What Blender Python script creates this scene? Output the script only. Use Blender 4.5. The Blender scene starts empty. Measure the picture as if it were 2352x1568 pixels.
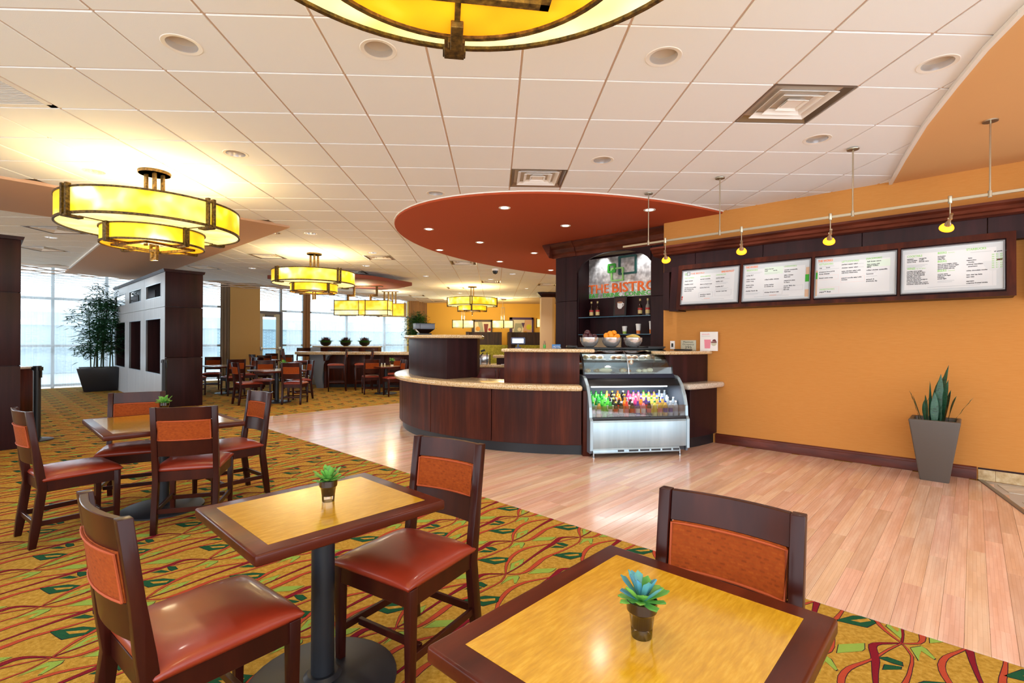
import bpy, bmesh, math, random
from mathutils import Vector, Matrix
PI=math.pi; rad=math.radians; random.seed(7)
sc=bpy.context.scene
COL=sc.collection
# ---------------------------------------------------------------- camera, world, exposure
cam=bpy.data.objects.new('camera',bpy.data.cameras.new('camera')); COL.objects.link(cam)
cam.data.sensor_width=36; cam.data.lens=36*1136/2352; cam.data.clip_end=300; cam.data.clip_start=.02
cam.matrix_world=Matrix.Translation((0,0,1.42))@Matrix.Rotation(-.0347,4,'Z')@Matrix.Rotation(PI/2,4,'X')@Matrix.Rotation(.005,4,'Z')
sc.camera=cam
w=bpy.data.worlds.new('world'); sc.world=w; w.use_nodes=True
bg=w.node_tree.nodes['Background']; bg.inputs[0].default_value=(.86,.93,1,1); bg.inputs[1].default_value=3.1
sl=bpy.data.lights.new('overcast_sun','SUN'); sl.energy=3; sl.angle=rad(50); sl.color=(.93,.97,1); so=bpy.data.objects.new('overcast_sun',sl); COL.objects.link(so)
so.rotation_euler=Vector((.68,-.68,-.42)).to_track_quat('-Z','Y').to_euler(); so.location=(-20,30,15)
vs=sc.view_settings; vs.view_transform='Standard'; vs.look='None'; vs.gamma=1; vs.use_curve_mapping=False; vs.exposure=.30
try:
    sc.cycles.max_bounces=7; sc.cycles.transparent_max_bounces=14; sc.cycles.sample_clamp_indirect=6
except Exception: pass
CZ=3.265   # ceiling height
G=.6096; TX=.1675; TY=2.25   # ceiling grid module and phase
Q=math.sqrt(.5)
def RW(x,y): return ((x+y)*Q,(y-x)*Q)      # bistro axes (turned -45 degrees) to world
def LW(x,y): return ((x-y)*Q,(x+y)*Q)      # window-wall axes (turned +45 degrees) to world
# ---------------------------------------------------------------- materials
def lin(h):
    h=h.lstrip('#'); c=[int(h[i:i+2],16)/255 for i in (0,2,4)]
    return tuple((v/12.92 if v<=.04045 else ((v+.055)/1.055)**2.4) for v in c)+(1,)
MATS={}
def mat(name,col,rough=.5,metal=0,spec=.5,coat=0,emit=0,ecol=None,bump=None,var=None,stretch=(1,1,1),scale=8,coord='Object',detail=4,alpha=None,trans=0,rot=(0,0,0)):
    """bump=(scale,strength,dist); var=list of (pos,hex) ramp driven by noise"""
    m=bpy.data.materials.new(name); m.use_nodes=True; nt=m.node_tree; N=nt.nodes; K=nt.links
    b=N['Principled BSDF']; c=lin(col) if isinstance(col,str) else col
    b.inputs['Base Color'].default_value=c; b.inputs['Roughness'].default_value=rough; b.inputs['Metallic'].default_value=metal
    b.inputs['Specular IOR Level'].default_value=spec; b.inputs['Coat Weight'].default_value=coat; b.inputs['Coat Roughness'].default_value=.12
    if trans: b.inputs['Transmission Weight'].default_value=trans
    if alpha is not None: b.inputs['Alpha'].default_value=alpha
    if var or bump:
        tc=N.new('ShaderNodeTexCoord'); mp=N.new('ShaderNodeMapping'); mp.inputs['Scale'].default_value=stretch; mp.inputs['Rotation'].default_value=rot
        K.new(tc.outputs[coord],mp.inputs[0])
    if var:
        n=N.new('ShaderNodeTexNoise'); n.inputs['Scale'].default_value=scale; n.inputs['Detail'].default_value=detail; n.inputs['Roughness'].default_value=.6
        K.new(mp.outputs[0],n.inputs['Vector']); r=N.new('ShaderNodeValToRGB'); K.new(n.outputs[0],r.inputs[0])
        while len(r.color_ramp.elements)<len(var): r.color_ramp.elements.new(.5)
        for e,(p,h) in zip(r.color_ramp.elements,var): e.position=p; e.color=lin(h)
        K.new(r.outputs[0],b.inputs['Base Color'])
        if emit: K.new(r.outputs[0],b.inputs['Emission Color'])
    if emit:
        b.inputs['Emission Strength'].default_value=emit
        if not var: b.inputs['Emission Color'].default_value=lin(ecol) if ecol else c
    if bump:
        n2=N.new('ShaderNodeTexNoise'); n2.inputs['Scale'].default_value=bump[0]; n2.inputs['Detail'].default_value=3
        K.new(mp.outputs[0],n2.inputs['Vector']); bp=N.new('ShaderNodeBump'); bp.inputs['Strength'].default_value=bump[1]; bp.inputs['Distance'].default_value=bump[2]
        K.new(n2.outputs[0],bp.inputs['Height']); K.new(bp.outputs[0],b.inputs['Normal'])
    MATS[name]=m; return m
def glassmat(name,tint='#ffffff',fac=.1,rough=.03):
    m=bpy.data.materials.new(name); m.use_nodes=True; nt=m.node_tree; N=nt.nodes; K=nt.links
    N.remove(N['Principled BSDF']); o=N['Material Output']
    t=N.new('ShaderNodeBsdfTransparent'); t.inputs[0].default_value=lin(tint)
    g=N.new('ShaderNodeBsdfGlossy'); g.inputs['Roughness'].default_value=rough
    mx=N.new('ShaderNodeMixShader'); fr=N.new('ShaderNodeFresnel'); fr.inputs[0].default_value=1.4
    ad=N.new('ShaderNodeMath'); ad.operation='ADD'; ad.inputs[1].default_value=fac; ad.use_clamp=True
    K.new(fr.outputs[0],ad.inputs[0]); K.new(ad.outputs[0],mx.inputs[0]); K.new(t.outputs[0],mx.inputs[1]); K.new(g.outputs[0],mx.inputs[2]); K.new(mx.outputs[0],o.inputs[0])
    MATS[name]=m; return m
def sheermat(name,col,tr):
    m=bpy.data.materials.new(name); m.use_nodes=True; nt=m.node_tree; N=nt.nodes; K=nt.links
    N.remove(N['Principled BSDF']); o=N['Material Output']
    t=N.new('ShaderNodeBsdfTransparent'); d=N.new('ShaderNodeBsdfDiffuse'); l=N.new('ShaderNodeBsdfTranslucent')
    d.inputs[0].default_value=lin(col); l.inputs[0].default_value=lin(col)
    a=N.new('ShaderNodeMixShader'); a.inputs[0].default_value=.85; K.new(d.outputs[0],a.inputs[1]); K.new(l.outputs[0],a.inputs[2])
    b=N.new('ShaderNodeMixShader'); b.inputs[0].default_value=tr; K.new(a.outputs[0],b.inputs[1]); K.new(t.outputs[0],b.inputs[2]); K.new(b.outputs[0],o.inputs[0])
    MATS[name]=m; return m
def woodmat(name,dark,mid,light,stretch,scale=3,rough=.3,coat=.3,rnd=False,bumpd=.0006):
    m=mat(name,mid,rough=rough,coat=coat,spec=.2,var=[(.3,dark),(.5,mid),(.7,light)],stretch=stretch,scale=scale,detail=6,bump=(scale*4,.25,bumpd))
    if rnd:
        nt=m.node_tree; N=nt.nodes; K=nt.links; oi=N.new('ShaderNodeObjectInfo'); hs=N.new('ShaderNodeHueSaturation')
        r=[n for n in N if n.type=='VALTORGB'][0]; mr=N.new('ShaderNodeMapRange'); mr.inputs['To Min'].default_value=.87; mr.inputs['To Max'].default_value=1.08
        K.new(oi.outputs['Random'],mr.inputs[0]); K.new(mr.outputs[0],hs.inputs['Value']); K.new(r.outputs[0],hs.inputs['Color'])
        mr2=N.new('ShaderNodeMapRange'); mr2.inputs['To Min'].default_value=.485; mr2.inputs['To Max'].default_value=.512
        mu=N.new('ShaderNodeMath'); mu.operation='FRACT'; m3=N.new('ShaderNodeMath'); m3.operation='MULTIPLY'; m3.inputs[1].default_value=7.3
        K.new(oi.outputs['Random'],m3.inputs[0]); K.new(m3.outputs[0],mu.inputs[0]); K.new(mu.outputs[0],mr2.inputs[0]); K.new(mr2.outputs[0],hs.inputs['Hue'])
        K.new(hs.outputs[0],N['Principled BSDF'].inputs['Base Color'])
        # shift the grain from board to board
        mp=[n for n in N if n.type=='MAPPING'][0]; cx=N.new('ShaderNodeCombineXYZ'); m4=N.new('ShaderNodeMath'); m4.operation='MULTIPLY'; m4.inputs[1].default_value=40
        K.new(oi.outputs['Random'],m4.inputs[0]); K.new(m4.outputs[0],cx.inputs[0]); K.new(m4.outputs[0],cx.inputs[1]); K.new(cx.outputs[0],mp.inputs['Location'])
    return m
M=MATS
woodmat('chair_wood','#260b08','#320f0a','#42180d',(1,1,.15),6,.3,.1)
woodmat('table_wood','#3c130a','#4e1c10','#642817',(.2,1,1),8,.3,.1)
woodmat('espresso','#241114','#2d1518','#3a1b1e',(1,1,.06),10,.45,.0)
woodmat('bar_wood','#2e110b','#40180e','#5a2614',(1,1,.08),9,.42,.04)
woodmat('cornice_wood','#3c1811','#562618','#74382a',(.25,1,1),7,.33,.12)
woodmat('base_wood','#42180f','#5c2617','#733322',(.2,.2,1),9,.35,.08)
woodmat('silver_laminate','#a4a9b2','#b4b9c0','#c4c9ce',(3,3,.05),14,.32,0)
woodmat('bamboo','#d8ac8e','#e0b9a0','#ebcdb6',(.12,1.2,1),9,.2,.35,rnd=True,bumpd=.0002)
mat('anigre','#e8a23a',rough=.2,coat=1.0,var=[(.3,'#bb8812'),(.5,'#cb981c'),(.7,'#dbab32')],stretch=(.8,5,1),scale=22,detail=6)
mat('leather','#8c2c18',rough=.4,coat=.3,bump=(180,.12,.0004),var=[(.3,'#842814'),(.7,'#942f18')],scale=3)
mat('panel_fabric','#9c4212',rough=.8,spec=.2,bump=(160,.5,.0008),var=[(.4,'#86380c'),(.6,'#984410')],scale=60,detail=1)
mat('piping','#a8461a',rough=.7)
mat('black_metal','#1a1d24',rough=.45,bump=(300,.2,.0003))
mat('black_plastic','#121317',rough=.35)
mat('carpet','#ac8632',rough=.95,spec=.1,bump=(260,.8,.003),var=[(.25,'#967022'),(.5,'#b08834'),(.75,'#c6a04c')],scale=45,detail=3)
mat('carpet_coral','#ad452e',rough=.95,spec=.1,bump=(260,.8,.003))
mat('carpet_crimson','#7c1826',rough=.95,spec=.1,bump=(260,.8,.003))
mat('carpet_green','#1c4f33',rough=.95,spec=.1,bump=(260,.8,.003))
mat('carpet_lime','#8aa648',rough=.95,spec=.1,bump=(260,.8,.003))
mat('carpet_line','#2e1a2e',rough=.95,spec=.1)
mat('ceiling_tile','#f5f8fc',rough=.9,spec=.2,bump=(240,.35,.0015))
mat('ceiling_grid','#d8c0b0',rough=.6)
mat('plenum','#cfc2b4',rough=.9)
mat('white_trim','#f2ede6',rough=.5)
mat('tan_paint','#cba284',rough=.85,bump=(160,.15,.0008))
mat('orange_soffit','#e0ac72',rough=.85,bump=(160,.1,.0006))
mat('red_paint','#b4481e',rough=.8,bump=(160,.15,.0008))
mat('deck_blue','#1c2236',rough=.35); mat('shelf_teal','#2a5a72',rough=.2)
mat('maroon_paint','#8c4432',rough=.7)
mat('orange_wall','#cb8a46',rough=.85,spec=.2,var=[(.3,'#c88642'),(.7,'#ce8e4a')],stretch=(1,1,14),scale=10,bump=(220,.2,.0006))
mat('gold_wall','#eab44c',rough=.85)
mat('pillar_tan','#cfa86c',rough=.85)
mat('beige_paint','#d9bd98',rough=.8)
mat('granite','#cdb289',rough=.16,coat=.4,var=[(.3,'#8d6a48'),(.42,'#c8a672'),(.55,'#dcc49c'),(.72,'#eee0c6')],scale=75,detail=4)
mat('granite_grey','#c6bcae',rough=.2,coat=.4,var=[(.3,'#8d8478'),(.45,'#c2b8a8'),(.7,'#e2dad0')],scale=80,detail=4)
mat('black_base','#15171e',rough=.4)
mat('steel','#b9c1c8',rough=.3,metal=1,bump=(6,.05,.001),stretch=(1,1,30))
mat('case_steel','#c4d2da',rough=.32,metal=.5,var=[(.3,'#98afbc'),(.7,'#b4c8d2')],stretch=(1,1,.08),scale=5)
mat('nickel','#b9ae98',rough=.32,metal=1)
mat('chrome','#e6e6e8',rough=.2,metal=.8)
mat('bronze','#5e4824',rough=.45,metal=.5,var=[(.35,'#37270f'),(.6,'#6e5424'),(.8,'#9a7c3c')],scale=40,detail=3)
mat('amber_shade','#e8c030',rough=.5,emit=.72,var=[(.36,'#eeb010'),(.5,'#f8c818'),(.62,'#ffe670'),(.72,'#fffce0')],scale=2.4,detail=2)
mat('amber_deep','#e08a10',rough=.5,emit=.85,var=[(.3,'#ea8a0c'),(.55,'#f6a414'),(.75,'#ffc838')],scale=3,detail=2)
mat('amber_box','#f0b828',rough=.5,emit=.9,var=[(.36,'#e8a81c'),(.5,'#f6c430'),(.66,'#ffe67a')],scale=2.6,detail=2)
mat('amber_pale','#f6e890',rough=.5,emit=.8,var=[(.3,'#ffe870'),(.55,'#fff4b0'),(.75,'#fffbe0')],scale=2.5,detail=2)
mat('lamp_white','#ffffff',emit=6,ecol='#fff4dc')
mat('tube_white','#ffffff',emit=3,ecol='#eefaff')
mat('spot_amber','#ff9a18',emit=2.2,ecol='#ff9a18')
mat('planter_grey','#58504a',rough=.45)
mat('planter_black','#22252c',rough=.3)
mat('planter_light','#a9b4c6',rough=.35)
mat('soil','#2c2118',rough=.95,bump=(90,1,.01))
mat('gravel','#86827a',rough=.9,var=[(.4,'#3f3c38'),(.6,'#b5b0a6')],scale=90,bump=(80,1,.01))
mat('snake_leaf','#2b5238',rough=.4,var=[(.35,'#173524'),(.5,'#2f6044'),(.62,'#1d4a3e'),(.75,'#4a7a44')],stretch=(1,1,3),scale=22)
mat('bamboo_leaf','#1d4c34',rough=.5,var=[(.3,'#123626'),(.7,'#2c6a40')],scale=3)
mat('ficus_leaf','#2c5c22',rough=.5,var=[(.3,'#1a3c18'),(.7,'#3e7a30')],scale=4)
mat('cane','#3c4a34',rough=.6)
mat('grass_green','#3c7c1e',rough=.5)
mat('grass_purple','#42202c',rough=.6)
mat('bowl_black','#1d1614',rough=.3)
mat('succ_green','#4f9a44',rough=.4,var=[(.3,'#3a8440'),(.6,'#74b44a'),(.8,'#5a9c78')],scale=18)
mat('succ_blue','#4a86a0',rough=.35,var=[(.3,'#5aa070'),(.6,'#4a8cae'),(.8,'#4468a8')],scale=18)
mat('pot_dark','#1f0f0a',rough=.12,coat=.6)
mat('pot_rim','#4a2c18',rough=.12,coat=.6)
mat('moss','#6c5c18',rough=.9,bump=(300,1,.004))
mat('sign_metal','#b9b6b4',rough=.34,metal=.35,var=[(.3,'#a4a09e'),(.5,'#c9c6c4'),(.7,'#f0eeec')],scale=13,detail=1,bump=(22,.5,.006))
mat('sign_orange','#ff7018',rough=.4); mat('sign_green','#4cc83c',rough=.4); mat('logo_green','#2f9e22',rough=.4); mat('logo_lime','#98d678',rough=.4); mat('logo_teal','#0b4a46',rough=.35); 
mat('menu_white','#c6cdd2',rough=.3); mat('menu_card','#d6dade',rough=.3); mat('menu_frame','#8f969e',rough=.3,metal=.6)
mat('ink_dark','#30363e',rough=.6); mat('ink_grey','#aab2b8',rough=.6); mat('ink_orange','#ee7b3c',rough=.6); mat('ink_green','#86cc5c',rough=.6); mat('ink_mint','#cfe0d4',rough=.6); mat('ink_rose','#e8c0bc',rough=.6)
mat('wine_red','#5e2430',rough=.4); mat('wine_pale','#cfd4d8',rough=.4); mat('food_tan','#c9a88c',rough=.6)
mat('paper','#f2efec',rough=.6); mat('pink_drink','#e88a9c',rough=.5); mat('berry','#6e2a2c',rough=.5); mat('sign_beige','#c9c6ae',rough=.5); mat('ink_black','#1c1c1c',rough=.6)
mat('card_brown','#3a1512',rough=.5); mat('cup_white','#f0ece6',rough=.4); mat('cup_green','#90b040',rough=.5); mat('cup_orange','#e07a2c',rough=.5); mat('coffee','#b08060',rough=.4)
mat('syrup','#20100c',rough=.12,coat=.5); mat('syrup_clear','#8a8478',rough=.12,coat=.5); mat('label_red','#b82a20',rough=.5); mat('label_cream','#d8bc7c',rough=.5); mat('cap_gold','#c8b070',rough=.4)
mat('apple','#43131f',rough=.35,coat=.3); mat('orange_fruit','#f59a10',rough=.5,bump=(220,.3,.001)); mat('banana','#e0c060',rough=.5,var=[(.4,'#c09a40'),(.6,'#ead070')],scale=12)
mat('bread','#d8b890',rough=.7,var=[(.3,'#b88050'),(.5,'#d8b890'),(.7,'#f0e4cc')],scale=25); mat('muffin','#8a5a38',rough=.8,var=[(.4,'#5c3420'),(.6,'#b07a50')],scale=40); mat('tray','#c8ced2',rough=.3); mat('cream','#ece0c4',rough=.6)
mat('stone_tile','#c9c0b0',rough=.3,var=[(.3,'#aaa498'),(.5,'#c8c2b6'),(.75,'#dad2c4')],scale=3,stretch=(1,4,1)); mat('travertine','#c2a374',rough=.4,var=[(.3,'#a88858'),(.55,'#c8ac80'),(.75,'#dac8a2')],scale=14); mat('grout','#b9b2a6',rough=.8); mat('strip_metal','#7d7a78',rough=.35,metal=.6)
mat('mullion','#9aa0a4',rough=.5); mat('door_cream','#cfc6ae',rough=.5); mat('door_grey','#6c6a74',rough=.5)
mat('drape_brown','#9c7450',rough=.9,bump=(100,.2,.001)); mat('drape_grey','#8a7868',rough=.9)
mat('brick','#7f959c',rough=.9); mat('parapet','#c6d0d4',rough=.8); mat('pavement','#c9ced0',rough=.9)
mat('booth_green','#a8a030',rough=.7,var=[(.3,'#8e8a24'),(.7,'#c0b842')],scale=12); mat('booth_wood','#3e2414',rough=.45,var=[(.4,'#2e1a0e'),(.6,'#4a2c18')],stretch=(1,1,.1),scale=12)
mat('art_gold','#e09a2c',rough=.5); mat('art_grey','#a8a890',rough=.5); mat('art_maroon','#7c2418',rough=.5); mat('art_peach','#e0b088',rough=.5); mat('art_yellow','#d8d030',rough=.5); mat('art_purple','#4c2c5c',rough=.5); mat('art_cream','#ece0c0',rough=.5)
mat('pos_blue','#4a5878',rough=.4); mat('screen_white','#ffffff',emit=1.2,ecol='#f4f4ff'); mat('card_blue','#3c84c8',rough=.5); mat('soap_green','#5cb848',rough=.3)
mat('vent_white','#f6f3f0',rough=.45); mat('vent_dark','#4a4644',rough=.5); mat('vent_metal','#94877c',rough=.28,metal=.8)
mat('red_cab','#5c1c1a',rough=.35,coat=.2); mat('grey_lam','#6a7280',rough=.4); mat('glow_orange','#c8702c',rough=.4); mat('poster_tan','#c8a080',rough=.5); mat('poster_blue','#8894a8',rough=.5)
glassmat('glass','#f4fbfa',.04); glassmat('glass_window','#eef6fa',.02); glassmat('glass_shelf','#7ab8c8',.15,.1); glassmat('glass_cup','#e8e8ea',.12)
sheermat('sheer','#f6f9fc',.5)
BC={'green':'#1e9c3c','lime':'#58d848','dark':'#17100e','red':'#d83a20','orange':'#f0821c','purple':'#4a2c80','blue':'#3c48b0','amber':'#c8a44c','clear':'#a8b8c8','pink':'#d83c80','teal':'#58a88c','yellow':'#dcd860','white':'#eceef0','black':'#101216','rose':'#e08490'}
for k,v in BC.items(): mat('drink_'+k,v,rough=.15,coat=.4)
def brickify():
    m=M['brick']; N=m.node_tree.nodes; K=m.node_tree.links; t=N.new('ShaderNodeTexBrick'); tc=N.new('ShaderNodeTexCoord'); mp=N.new('ShaderNodeMapping')
    mp.inputs['Rotation'].default_value=(rad(90),0,0); t.inputs['Scale'].default_value=1; t.inputs['Brick Width'].default_value=.22; t.inputs['Row Height'].default_value=.075; t.inputs['Mortar Size'].default_value=.008
    t.inputs['Color1'].default_value=lin('#8fa6ae'); t.inputs['Color2'].default_value=lin('#a4b8be'); t.inputs['Mortar'].default_value=lin('#d0dade')
    K.new(tc.outputs['Object'],mp.inputs[0]); K.new(mp.outputs[0],t.inputs['Vector']); K.new(t.outputs[0],N['Principled BSDF'].inputs['Base Color'])
brickify()
def fabricify():
    # woven motif: staggered small rectangles between faint rounds
    m=M['panel_fabric']; N=m.node_tree.nodes; K=m.node_tree.links; b=N['Principled BSDF']
    tc=[n for n in N if n.type=='TEX_COORD'][0]; mp=N.new('ShaderNodeMapping'); mp.inputs['Rotation'].default_value=(rad(90),0,0); K.new(tc.outputs['Object'],mp.inputs[0])
    t=N.new('ShaderNodeTexBrick'); t.offset=.5; t.inputs['Scale'].default_value=1; t.inputs['Brick Width'].default_value=.021; t.inputs['Row Height'].default_value=.0125; t.inputs['Mortar Size'].default_value=.0042; t.inputs['Mortar Smooth'].default_value=.35
    t.inputs['Color1'].default_value=lin('#74300c'); t.inputs['Color2'].default_value=lin('#a04c16'); t.inputs['Mortar'].default_value=lin('#923e10'); K.new(mp.outputs[0],t.inputs['Vector'])
    src=b.inputs['Base Color'].links[0].from_socket; mx=N.new('ShaderNodeMixRGB'); mx.inputs[0].default_value=.6; K.new(src,mx.inputs[1]); K.new(t.outputs[0],mx.inputs[2]); K.new(mx.outputs[0],b.inputs['Base Color'])
fabricify()
def bambooify():
    # short knuckle marks across each bamboo board
    m=M['bamboo']; N=m.node_tree.nodes; K=m.node_tree.links; hs=[n for n in N if n.type=='HUE_SAT'][0]
    tc=[n for n in N if n.type=='TEX_COORD'][0]; mp0=[n for n in N if n.type=='MAPPING'][0]
    mp=N.new('ShaderNodeMapping'); K.new(tc.outputs['Object'],mp.inputs[0]); K.new(mp0.inputs['Location'].links[0].from_socket,mp.inputs['Location'])
    t=N.new('ShaderNodeTexBrick'); t.offset=.37; t.offset_frequency=2; t.squash=1; t.inputs['Scale'].default_value=1; t.inputs['Brick Width'].default_value=.21; t.inputs['Row Height'].default_value=.0185; t.inputs['Mortar Size'].default_value=.0011; t.inputs['Mortar Smooth'].default_value=.4
    t.inputs['Color1'].default_value=(.86,.86,.86,1); t.inputs['Color2'].default_value=(1.06,1.04,1.02,1); t.inputs['Mortar'].default_value=(.62,.5,.42,1)
    K.new(mp.outputs[0],t.inputs['Vector']); mx=N.new('ShaderNodeMixRGB'); mx.blend_type='MULTIPLY'; mx.inputs[0].default_value=.42
    K.new(hs.outputs[0],mx.inputs[1]); K.new(t.outputs[0],mx.inputs[2]); K.new(mx.outputs[0],N['Principled BSDF'].inputs['Base Color'])
bambooify()
# ---------------------------------------------------------------- mesh builder
class MB:
    def __init__(s): s.v=[]; s.f=[]; s.mi=[]; s.m=0; s.sm=[]; s.smooth=False
    def add(s,vs,fs,T=None):
        o=len(s.v)
        s.v+= [tuple(T@Vector(p)) for p in vs] if T is not None else [tuple(p) for p in vs]
        for f in fs: s.f.append([o+i for i in f]); s.mi.append(s.m); s.sm.append(s.smooth)
        return s
    def box(s,x0,x1,y0,y1,z0,z1,T=None):
        return s.add([(x0,y0,z0),(x1,y0,z0),(x1,y1,z0),(x0,y1,z0),(x0,y0,z1),(x1,y0,z1),(x1,y1,z1),(x0,y1,z1)],
            [(3,2,1,0),(4,5,6,7),(0,1,5,4),(1,2,6,5),(2,3,7,6),(3,0,4,7)],T)
    def taper(s,x0,x1,y0,y1,z0,z1,k=.9,kx=None,T=None):   # box whose bottom is k times smaller
        cx=(x0+x1)/2; cy=(y0+y1)/2; a=(x1-x0)/2; b=(y1-y0)/2; kx=kx or k
        return s.add([(cx-a*kx,cy-b*k,z0),(cx+a*kx,cy-b*k,z0),(cx+a*kx,cy+b*k,z0),(cx-a*kx,cy+b*k,z0),(x0,y0,z1),(x1,y0,z1),(x1,y1,z1),(x0,y1,z1)],
            [(3,2,1,0),(4,5,6,7),(0,1,5,4),(1,2,6,5),(2,3,7,6),(3,0,4,7)],T)
    def prism(s,poly,z0,z1,T=None):   # poly in xy, extruded in z
        n=len(poly); A=sum(poly[i][0]*poly[(i+1)%n][1]-poly[(i+1)%n][0]*poly[i][1] for i in range(n))
        if A<0: poly=poly[::-1]
        return s.add([(x,y,z0) for x,y in poly]+[(x,y,z1) for x,y in poly],
            [tuple(range(n))[::-1],tuple(range(n,2*n))]+[(i,(i+1)%n,n+(i+1)%n,n+i) for i in range(n)],T)
    def prismx(s,poly,x0,x1,T=None):  # poly in (y,z), extruded along x
        X=Matrix(((0,0,1,0),(1,0,0,0),(0,1,0,0),(0,0,0,1)))
        return s.prism(poly,x0,x1,(T@X) if T is not None else X)
    def prismy(s,poly,y0,y1,T=None):  # poly in (x,z), extruded along y
        X=Matrix(((1,0,0,0),(0,0,-1,0),(0,1,0,0),(0,0,0,1)))
        return s.prism(poly,-y1,-y0,(T@X) if T is not None else X)
    def lathe(s,prof,n=24,T=None,a0=0,a1=2*PI,cap=True):  # prof (r,z) bottom to top
        full=abs(a1-a0-2*PI)<1e-6; k=n if full else n+1; vs=[]; fs=[]
        for r,z in prof:
            for i in range(k):
                a=a0+(a1-a0)*i/n; vs.append((r*math.cos(a),r*math.sin(a),z))
        for j in range(len(prof)-1):
            for i in range(n):
                i2=(i+1)%k; fs.append((j*k+i,j*k+i2,(j+1)*k+i2,(j+1)*k+i))
        if cap and full:
            if prof[0][0]>1e-5: fs.append(tuple(range(k))[::-1])
            if prof[-1][0]>1e-5: fs.append(tuple(range((len(prof)-1)*k,len(prof)*k)))
        return s.add(vs,fs,T)
    def tube(s,pts,r,n=8,T=None,rs=None):
        P=[Vector(p) for p in pts]; vs=[]; fs=[]; up=Vector((0,0,1))
        for i,p in enumerate(P):
            d=(P[min(i+1,len(P)-1)]-P[max(i-1,0)]).normalized(); a=d.cross(up)
            if a.length<1e-3: a=d.cross(Vector((0,1,0)))
            a.normalize(); b=a.cross(d); q=rs[i] if rs else r
            for k in range(n): t=2*PI*k/n; vs.append(p+(a*math.cos(t)+b*math.sin(t))*q)
        for i in range(len(P)-1):
            for k in range(n): fs.append((i*n+k,(i+1)*n+k,(i+1)*n+(k+1)%n,i*n+(k+1)%n))
        fs.append(tuple(range(n))); fs.append(tuple(range((len(P)-1)*n,len(P)*n))[::-1])
        return s.add(vs,fs,T)
    def arc(s,cx,cy,r0,r1,a0,a1,z0,z1,n=24):  # curved wall segment, angles in degrees
        vs=[]; fs=[]
        for i in range(n+1):
            a=rad(a0+(a1-a0)*i/n); c,d=math.cos(a),math.sin(a)
            vs+=[(cx+r0*c,cy+r0*d,z0),(cx+r1*c,cy+r1*d,z0),(cx+r1*c,cy+r1*d,z1),(cx+r0*c,cy+r0*d,z1)]
        for i in range(n):
            o=4*i
            for k in range(4): fs.append((o+k,o+4+k,o+4+(k+1)%4,o+(k+1)%4))
        fs.append((0,1,2,3)); fs.append((4*n+3,4*n+2,4*n+1,4*n))
        return s.add(vs,fs)
    def ball(s,c,r,n=10,k=(1,1,1),T=None):
        prof=[(math.sin(PI*i/n)*r,-math.cos(PI*i/n)*r) for i in range(n+1)]
        prof[0]=(1e-5,-r); prof[-1]=(1e-5,r)
        X=Matrix.Translation(c)@Matrix.Diagonal((*k,1)); return s.lathe(prof,n+4,(T@X) if T is not None else X,cap=False)
    def build(s,name,m,parent=None,bevel=0,seg=2,smooth=None,loc=None,rz=None,ang=35):
        me=bpy.data.meshes.new(name); me.from_pydata(s.v,[],s.f)
        ms=m if isinstance(m,(list,tuple)) else [m]
        for q in ms: me.materials.append(M[q] if isinstance(q,str) else q)
        if len(ms)>1: me.polygons.foreach_set('material_index',s.mi)
        bm=bmesh.new(); bm.from_mesh(me); bmesh.ops.recalc_face_normals(bm,faces=bm.faces)
        if bevel:
            es=[e for e in bm.edges if e.is_manifold and e.calc_face_angle(0)>rad(25)]
            bmesh.ops.bevel(bm,geom=es,offset=bevel,segments=seg,affect='EDGES',clamp_overlap=True,profile=.5)
        if smooth or bevel:
            for f in bm.faces: f.smooth=True
            for e in bm.edges:
                if e.is_manifold and e.calc_face_angle(0)>rad(ang): e.smooth=False
        bm.to_mesh(me); bm.free(); me.update()
        o=bpy.data.objects.new(name,me); COL.objects.link(o)
        if parent: o.parent=parent
        if loc: o.location=loc
        if rz is not None: o.rotation_euler=(0,0,rz)
        return o
def tag(o,label=None,cat=None,group=None,kind=None):
    if label: o['label']=label
    if cat: o['category']=cat
    if group: o['group']=group
    if kind: o['kind']=kind
    return o
def thing(name,label,cat,loc=(0,0,0),rz=0,group=None):
    o=bpy.data.objects.new(name,None); COL.objects.link(o); o.location=loc; o.rotation_euler=(0,0,rz); o.empty_display_size=.1
    return tag(o,label,cat,group)
def struct(o): o['kind']='structure'; return o
CH={}
def kids(o): return [c for c in ALLK.get(o.name,[])]
ALLK={}
def dup(root,loc,rz,label,group=None,scale=None):
    r=root.copy(); COL.objects.link(r); r.location=loc; r.rotation_euler=(0,0,rz)
    if scale: r.scale=(scale,)*3
    r['label']=label
    if group: r['group']=group
    for ch in root.children:
        c=ch.copy(); COL.objects.link(c); c.parent=r
        for g in ch.children:
            d=g.copy(); COL.objects.link(d); d.parent=c
    return r
def spot(x,y,z,e,ang=110,blend=.6,col=(1,.93,.82),tgt=None,size=.05,parent=None):
    l=bpy.data.lights.new('lamp_beam','SPOT'); l.energy=e; l.spot_size=rad(ang); l.spot_blend=blend; l.color=col; l.shadow_soft_size=size
    o=bpy.data.objects.new('lamp_beam',l); COL.objects.link(o); o.location=(x,y,z)
    if tgt: o.rotation_euler=(Vector(tgt)-Vector((x,y,z))).to_track_quat('-Z','Y').to_euler()
    return o
def pt(x,y,z,e,col=(1,.85,.55),size=.12):
    l=bpy.data.lights.new('lamp_bulb','POINT'); l.energy=e; l.color=col; l.shadow_soft_size=size
    o=bpy.data.objects.new('lamp_bulb',l); COL.objects.link(o); o.location=(x,y,z); return o
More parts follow.
